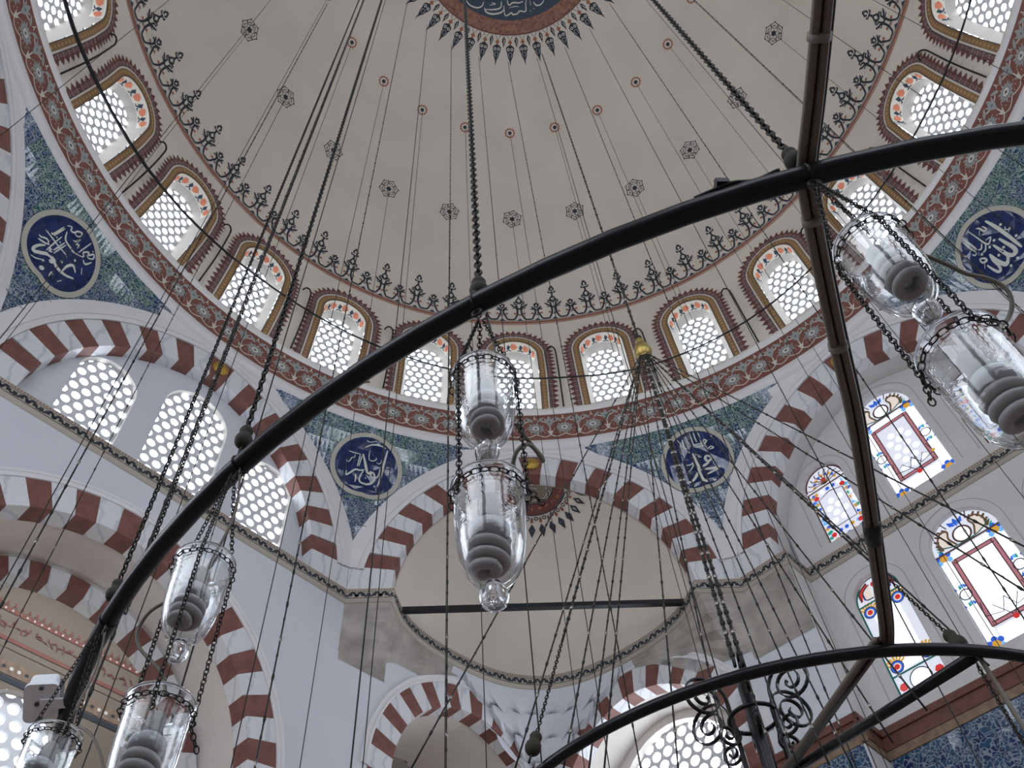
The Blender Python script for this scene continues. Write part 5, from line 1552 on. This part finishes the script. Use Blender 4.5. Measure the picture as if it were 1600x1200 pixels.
# chain and cable of the lamp that hangs from the inner hoop below the frame
mb = MB(); q = np.array(INODE2); chain_links(mb, q - (0, 0, .02), q - (0, 0, .45), .014, .0013, 'chain_dark', 7, 4); chain_links(mb, q + (.004, .01, -.02), q + (.03, .04, -.45), .014, .0013, 'chain_dark', 7, 4)
mb.build('lamp_strand', ih)
mb = MB(); mb.tube([q + (.012, -.004, 0), q + (.016, -.006, -.2), q + (.02, -.004, -.45)], .006, 'cable_grey', 7); mb.build('supply_cable', ih)
# central stem with a crown of iron scrolls
def spiral(c, ux, uz, R, turns, r0=.15, n=44, flip=1):
    pts = []
    for i in range(n + 1):
        f = i / n; a = f * turns * 2 * PI; rr = R * (1 - (1 - r0) * f)
        pts.append(c + ux * (rr * cos(a)) * flip + uz * (rr * sin(a)))
    return pts
def flatbar(mb, P, w_, h_, side, mat_):
    side = np.array(side); A = []
    for i in range(len(P)):
        t = nrm(P[min(i + 1, len(P) - 1)] - P[max(i - 1, 0)]); n_ = nrm(np.cross(t, side))
        A.append([P[i] + side * w_ / 2 + n_ * h_ / 2, P[i] - side * w_ / 2 + n_ * h_ / 2, P[i] - side * w_ / 2 - n_ * h_ / 2, P[i] + side * w_ / 2 - n_ * h_ / 2, P[i] + side * w_ / 2 + n_ * h_ / 2])
    mb.grid(A, mat_, False); return mb
STX = np.array([IC[0] - .03, IC[1], 0])
zc0 = CAM[2] + 1.62; zc1 = CAM[2] + 2.06
stem = MB(); stem.tube([STX + (0, 0, zc0 - .2), STX + (0, 0, zc1 + .05)], .022, iron, 10)
st_o = stem.build('stem', ch)
for k in range(6):
    a = (k * 60 + 15) * RAD; e = np.array([sin(a), cos(a), 0]); sd_ = np.array([cos(a), -sin(a), 0])
    mb = MB()
    R = .090
    c = STX + e * .178 + np.array([0, 0, zc1 - .07])
    sp_ = spiral(c, -e, np.array([0, 0, 1.0]), R, 2.1)
    bar = [STX + e * .085 + np.array([0, 0, zc0 - .15]), STX + e * .086 + np.array([0, 0, (zc0 + zc1) / 2]), STX + e * .087 + np.array([0, 0, zc1 - .10])]
    flatbar(mb, bar + sp_, .015, .005, sd_, iron)
    c2 = STX + e * .12 + np.array([0, 0, zc1 - .21])
    flatbar(mb, [STX + e * .088 + np.array([0, 0, zc1 - .16])] + spiral(c2, -e, np.array([0, 0, -1.0]), .045, 1.6), .014, .005, sd_, iron)
    mb.build('scroll', ch)
mb = MB(); mb.torus(STX + (0, 0, zc1 - .13), .088, .008, iron, ((1, 0, 0), (0, 1, 0), (0, 0, 1)), 24, 6); mb.build('collar', ch)
mb = MB(); mb.torus(STX + (0, 0, zc0), .088, .008, iron, ((1, 0, 0), (0, 1, 0), (0, 0, 1)), 24, 6); mb.build('collar', ch)
# brass hub and its rays of chains
HUBv = np.array(HUB)
mb = MB()
mb.lathe([(.002, .135), (.016, .13), (.024, .11), (.021, .085), (.016, .07), (.024, .06), (.040, .045), (.050, .015), (.053, -.015), (.046, -.045), (.032, -.065), (.038, -.075), (.034, -.09), (.015, -.10), (.001, -.103)], HUBv, 'brass', 24)
hub_o = mb.build('hub', ch, label='round brass hub')
for e_ in HUB_ENDS:
    d = nrm(np.array([e_[0] - HUBv[0], e_[1] - HUBv[1], 0])); a = HUBv + d * .03 + np.array([0, 0, -.07])
    mb = rod_chain(MB(), a, e_, .14, .0028, 'chain_dark', .008); mb.build('ray_chain', ch)
for e_ in HUB_THICK:
    d = nrm(np.array([e_[0] - HUBv[0], e_[1] - HUBv[1], 0])); a = HUBv + d * .025 + np.array([0, 0, -.08])
    mb = rod_chain(MB(), a, np.array(e_) + (0, 0, .02), .05, .0046, 'chain_dark', .009); mb.build('ray_chain', ch)
def gourd(mb, c, t, k=1.0):
    """turned double ball threaded on a chain; t points up the chain"""
    t = nrm(t); u = nrm(np.cross(t, (.2, 1, .1))); v = np.cross(t, u)
    pr = [(.002, .034), (.006, .034), (.0115, .030), (.0135, .024), (.0125, .017), (.0098, .0125), (.0125, .008), (.0165, .001), (.0175, -.007), (.0158, -.015), (.011, -.022), (.005, -.026), (.002, -.026)]
    mb.lathe([(r * k, z * k) for r, z in pr], c, 'wood_ball', 18, (u, v, t))
for e_ in HUB_BALLS:
    e_ = np.array(e_); a = HUBv + nrm(np.array([e_[0] - HUBv[0], e_[1] - HUBv[1], 0])) * .03 + np.array([0, 0, -.07])
    t = nrm(a - e_); mb = MB(); chain_links(mb, e_ + t * .10, e_ + t * .5, .018, .0020, 'chain_dark', 7, 3, .5)
    rod_chain(mb, e_ + t * .5, a, .06, .0038, 'chain_dark', .008)
    rc = mb.build('ray_chain', ch)
    mb = MB(); gourd(mb, e_ + t * .062, t, 1.25); mb.tube([e_, e_ + t * .035], .0035, 'iron_dull', 5); mb.build('wooden_ball', rc)
mb = MB()
top_z = 8.4
rod_chain(mb, HUBv + (0, 0, .15), (.80, 2.57, 7.95), .22, .0075, 'chain_dark', .016)
mb.torus(HUBv + (0, 0, .15), .018, .006, 'chain_dark', ((0, 0, 1), (1, 0, 0), (0, 1, 0)), 12, 5)
mb.build('main_chain', None, 'long dark chain rising from the brass hub to the dome crown', 'chain')
# vertical suspension chains of the outer hoop
NW = ['nearest the lower left corner', 'left of centre', 'near the middle', 'beside the cable spoke']
def dome_z(x, y):
    r = math.hypot(x, y); return ZC + math.sqrt(max(RS * RS - r * r, 0)) - .02
for i, nd in enumerate(NODES):
    root = empty('suspension_chain', nd, 'twisted chain with wooden double ball on the outer hoop, ' + NW[i], 'chain', 'chains holding the outer hoop')
    x, y = nd[0], nd[1]; zt = dome_z(x, y)
    mb = MB(); mb.tube([(x, y, HZ + .03), (x, y, HZ + .045), (x + .008, y, HZ + .052), (x + .014, y, HZ + .045)], .0026, 'iron_dull', 5)
    gourd(mb, np.array([x, y, HZ + .072]), (0, 0, 1)); mb.build('wooden_ball', root)
    mb = MB(); chain_links(mb, (x, y, HZ + .108), (x, y, HZ + 4.5), .024, .0030, 'chain_dark', 7, 3, .5)
    mb.tube([(x, y, HZ + 4.5), (x, y, zt)], .005, 'chain_dark', 5)
    mb.build('chain_links', root)
    if i == 0:
        mb = MB(); chain_links(mb, (x + .035, y + .01, HZ + .02), (x + .035, y + .01, HZ + 4.5), .022, .0024, 'chain_dark', 6, 3, .5)
        mb.tube([(x + .035, y + .01, HZ + 4.5), (x + .035, y + .01, zt)], .004, 'chain_dark', 4); mb.build('chain_links', root)

# ================================================================== glass lamps
OUT = [(.0495, .0), (.0485, -.004), (.0465, -.012), (.0455, -.03), (.0448, -.06), (.0435, -.09), (.0405, -.115), (.0350, -.136), (.0260, -.152), (.0150, -.1615), (.0010, -.1640)]
KNB = [(.0010, -.1642), (.0100, -.1648), (.0098, -.1675), (.0135, -.171), (.0165, -.178), (.0170, -.184), (.0150, -.191), (.0100, -.1965), (.0005, -.1985)]
INN = [(.0010, -.1535), (.0130, -.1525), (.0235, -.1455), (.0320, -.131), (.0375, -.112), (.0405, -.089), (.0418, -.06), (.0425, -.03), (.0435, -.012), (.0455, -.003), (.0475, .0015)]
def make_lamp(c, label, tilt, spin, scale=1.0, bulb_up=0.0):
    c = np.array(c, float)
    root = empty('glass_lamp', c - np.array([0, 0, .2 * scale]), label, 'lamp', 'glass lamps hung in pairs from the hoop')
    mb = MB(); mb.lathe([(r * scale, z * scale) for r, z in (OUT + INN)[::-1]], c, 'lamp_glass', 40, close=True); mb.build('glass_bowl', root)
    mb = MB(); mb.lathe([(r * scale, z * scale) for r, z in KNB[::-1]], c, 'knob_glass', 24); mb.build('glass_knob', root)
    ax = nrm(np.array([sin(tilt) * cos(spin), sin(tilt) * sin(spin), cos(tilt)]))
    u = nrm(np.cross((0, 1, 0), ax)); v = np.cross(ax, u); A = (u, v, ax)
    b0 = c + np.array([0, 0, -.030 + bulb_up])
    mb = MB(); mb.lathe([(.001, .012), (.011, .012), (.0130, .008), (.0135, -.014), (.0155, -.018), (.0155, -.026), (.001, -.027)], b0, 'socket_grey', 18, A); sk = mb.build('socket', root)
    mb = MB(); mb.lathe([(.010, -.026), (.0205, -.029), (.0250, -.034), (.0255, -.044), (.0225, -.048), (.002, -.048)], b0, 'bulb_base', 22, A)
    hl = []
    for i in range(60):
        f = i / 59; a = f * 3.0 * 2 * PI; rr = .0205 * (1 - .10 * f) if f < .93 else .0205 * (1 - (f - .93) / .07 * .8) * .90
        hl.append(b0 + u * rr * cos(a) + v * rr * sin(a) + ax * (-.052 - .050 * f))
    mb.tube(hl, .0072, 'bulb_white', 8)
    mb.build('spiral_bulb', root)
    mb = MB(); mb.torus(c + np.array([0, 0, .0]), .0478 * scale, .0024, 'knob_glass', ((1, 0, 0), (0, 1, 0), (0, 0, 1)), 40, 8); mb.build('glass_rim', root)
    # chain collar round the neck
    mb = MB(); n = 26; R = .0492 * scale
    for k in range(n):
        a = 2 * PI * k / n; e = np.array([cos(a), sin(a), 0]); t = np.array([-sin(a), cos(a), 0]); z = np.array([0, 0, 1.0])
        m_ = (t, z, e) if k % 2 else (t, e, z)
        mb.torus(c + e * R + np.array([0, 0, -.018]), .0042, .0011, 'chain_dark', m_, 8, 4, 1.75)
    mb.build('chain_collar', root)
    return root
LAMPS = [  # node, drops of the rims, words
    (3, (.258, .522), ('upper glass lamp of the pair hanging at the right, near the blue roundel', 'lower glass lamp of the pair at the right edge, largest in view'), (.10, .12), 2.2),
    (2, (.211, .470), ('upper glass lamp of the pair in the middle, before the dome windows', 'lower glass lamp of the middle pair, below the central gilt boss'), (.05, .20), 3.6),
    (1, (.263, .535), ('upper glass lamp of the left pair, with cable looping beside it', 'lower glass lamp of the left pair, cut by the bottom edge'), (.05, .10), .4),
    (0, (.285,), ('glass lamp at the lower left corner below the grey housing',), (.15,), 1.0)]
CW = ['chains carrying the pair of glass lamps at the right', 'chains carrying the middle pair of glass lamps', 'chains carrying the left pair of glass lamps', 'chains carrying the corner glass lamp at lower left']
for li, (ni, drops, labs, tilts, spin) in enumerate(LAMPS):
    x, y = NODES[ni][0], NODES[ni][1]
    for i, dr in enumerate(drops): make_lamp((x, y, HZ - dr), labs[i], tilts[i], spin + 1.3 * i)
    root = empty('lamp_chain', (x, y, HZ - .03), 'three thin dark ' + CW[li], 'chain', 'lamp chains')
    R = .0505
    for k in range(3):
        a = (spin * 57.3 + 15 + 120 * k) * RAD; e = np.array([cos(a), sin(a), 0])
        mb = MB()
        p0 = np.array([x, y, HZ - .042]) + e * .004; p1 = np.array([x, y, HZ - drops[0] - .018]) + e * R
        chain_links(mb, p0, p1, .0125, .0011, 'chain_dark', 8, 4)
        if len(drops) > 1:
            p2 = np.array([x, y, HZ - drops[1] - .018]) + e * R
            chain_links(mb, p1, p2, .0125, .0011, 'chain_dark', 8, 4)
            chain_links(mb, p2, p2 + e * .012 + np.array([.006, 0, -.035]), .0125, .0011, 'chain_dark', 8, 4)
        mb.build('chain_strand', root)
    mb = MB(); q = np.array([x, y, HZ])
    cpts = smooth_line([q + (0.01, 0, -.02), q + (.018, .006, -.08), q + (.02, .01, -.15), q + (.004, .002, -drops[0] - .018)], 5)
    mb.tube(cpts, .0024, 'cable_grey', 6); mb.build('lamp_cable', root)
for nm, P, lb in (('lamp_cable', CABLE_R, 'loose grey cable looping between the two right lamps'), ('lamp_cable', CABLE_L, 'loose grey cable looping between the two left lamps'), ('lamp_cable', CABLE_M, 'loose cable with bent end beside the middle lamps'), ('lamp_cable', CABLE_4, 'loose cable curling beside the corner lamp')):
    mb = MB(); mb.tube(smooth_line(P, 6), .0030, 'cable_grey', 7); mb.build(nm, None, lb, 'cable', 'loose lamp cables', origin=P[0])
mb = MB(); mb.tube(smooth_line(CABLE_HOOP, 5), .0042, 'cable_black', 7)
mb.box(np.array(CABLE_HOOP[2]) + (0, 0, .008), (.022, .016, .016), 'cable_black')
for dx in (-.007, 0, .007): mb.lathe([(.001, .006), (.004, .006), (.004, 0)], np.array(CABLE_HOOP[2]) + (dx, 0, .016), 'cable_black', 8)
mb.build('hoop_cable', None, 'black cable with small connector lying on top of the hoop', 'cable', origin=CABLE_HOOP[0])
# small floodlight clamped to the hoop
D = np.array(DEVICE); Ar = np.array(DEVARM)
fl_o = empty('flood_light', D, 'grey lamp housing with bracket clamped to the hoop at lower left', 'flood light')
vx = nrm(Ar - D); vz = nrm(CAM - D); vz = nrm(np.array([vz[0] * .6, vz[1] * .6, -0.75])); vy = nrm(np.cross(vz, vx)); vx = np.cross(vy, vz)
def rbox(mb, c, A, w_, h_, d_, mat_, ch_=.18):
    pts = []
    for sx, sy in ((1, 1), (-1, 1), (-1, -1), (1, -1)):
        for k in range(5):
            a = {(1, 1): 0, (-1, 1): 90, (-1, -1): 180, (1, -1): 270}[(sx, sy)] + 22.5 * k
            r = ch_ * min(w_, h_); pts.append((sx * (w_ / 2 - r) + r * cos(a * RAD), sy * (h_ / 2 - r) + r * sin(a * RAD)))
    n = len(pts); F = [c + A[0] * x + A[1] * y + A[2] * d_ / 2 for x, y in pts]; B = [c + A[0] * x + A[1] * y - A[2] * d_ / 2 for x, y in pts]
    mb.add(F + B, [tuple(range(n)), tuple(range(2 * n - 1, n - 1, -1))] + [(i, n + i, n + (i + 1) % n, (i + 1) % n) for i in range(n)], mat_)
mb = MB(); rbox(mb, D, (vx, vy, vz), .072, .088, .014, 'device_grey'); mb.build('end_plate', fl_o)
mb = MB(); rbox(mb, D - vz * .03 + vy * .005, (vx, vy, vz), .060, .078, .05, 'device_grey'); rbox(mb, D - vz * .10 + np.array([.0, .03, -.02]), (vx, vy, vz), .05, .06, .12, 'device_dark'); mb.build('housing', fl_o)
mb = MB(); mb.box(D * .5 + Ar * .5 + vz * .010, (np.linalg.norm(Ar - D) * 1.05, .022, .008), 'device_grey', (vx, vy, vz)); mb.build('bracket', fl_o)
for a, b in ((.0, .036), (.0, -.036), (-.008, 0)):
    mb = MB(); mb.lathe([(.001, .003), (.0045, .003), (.005, 0)], D + vx * a + vy * b + vz * .009, 'device_dark', 10, (vx, vy, vz)); mb.build('screw', fl_o)

# ================================================================== wires hanging from the rosettes and from the crown
def wire(x, y, zt, r, label, group, zb=-12.6, chain=False, name='hanging_wire'):
    mb = MB()
    if chain: rod_chain(mb, (x, y, zb), (x, y, zt), .28, r, 'chain_dark', .02)
    else: mb.tube([(x, y, zb), (x, y, (zb + zt) / 2), (x, y, zt)], r, 'chain_dark', 4)
    return mb.build(name, None, label, 'wire' if not chain else 'chain', group, origin=(x, y, zt))
for k in range(-6, 7):
    a = k * 15 * RAD
    r, z = prof(5.86)
    wire(sin(a) * (r - .02), cos(a) * (r - .02), z - .02, .0050, 'thin wire hanging from the %s dark painted rosette from the left' % ORD[k + 6], 'wires from the dark rosettes', chain=(k in (-4, -3)))
    r, z = prof(8.10)
    wire(sin(a) * (r - .02), cos(a) * (r - .02), z - .02, .0048, 'thin wire hanging from the %s small red roundlet from the left' % ORD[k + 6], 'wires from the red roundlets')
r, z = prof(9.83)
for k in range(-6, 7):
    a = (k * 15 - .65) * RAD
    wire(sin(a) * r, cos(a) * r, z - .02, .0056, 'wire from a dot at the medallion fringe, %s from the left' % ORD[k + 6], 'wires from the medallion fringe', chain=(k % 2 == 0))
for i, q in enumerate(EXTRA):
    wire(q[0], q[1], q[2] - .02, .0065, 'dark chain falling steeply across the left wall between two rosette wires', 'chains across the left wall', chain=True, name='hanging_chain')

# ------------------------------------------------------------------ lift everything so that the floor lies at z = 0
for o in bpy.data.objects:
    if o.parent is None and o.type != 'CAMERA':
        o.location.z += Z0
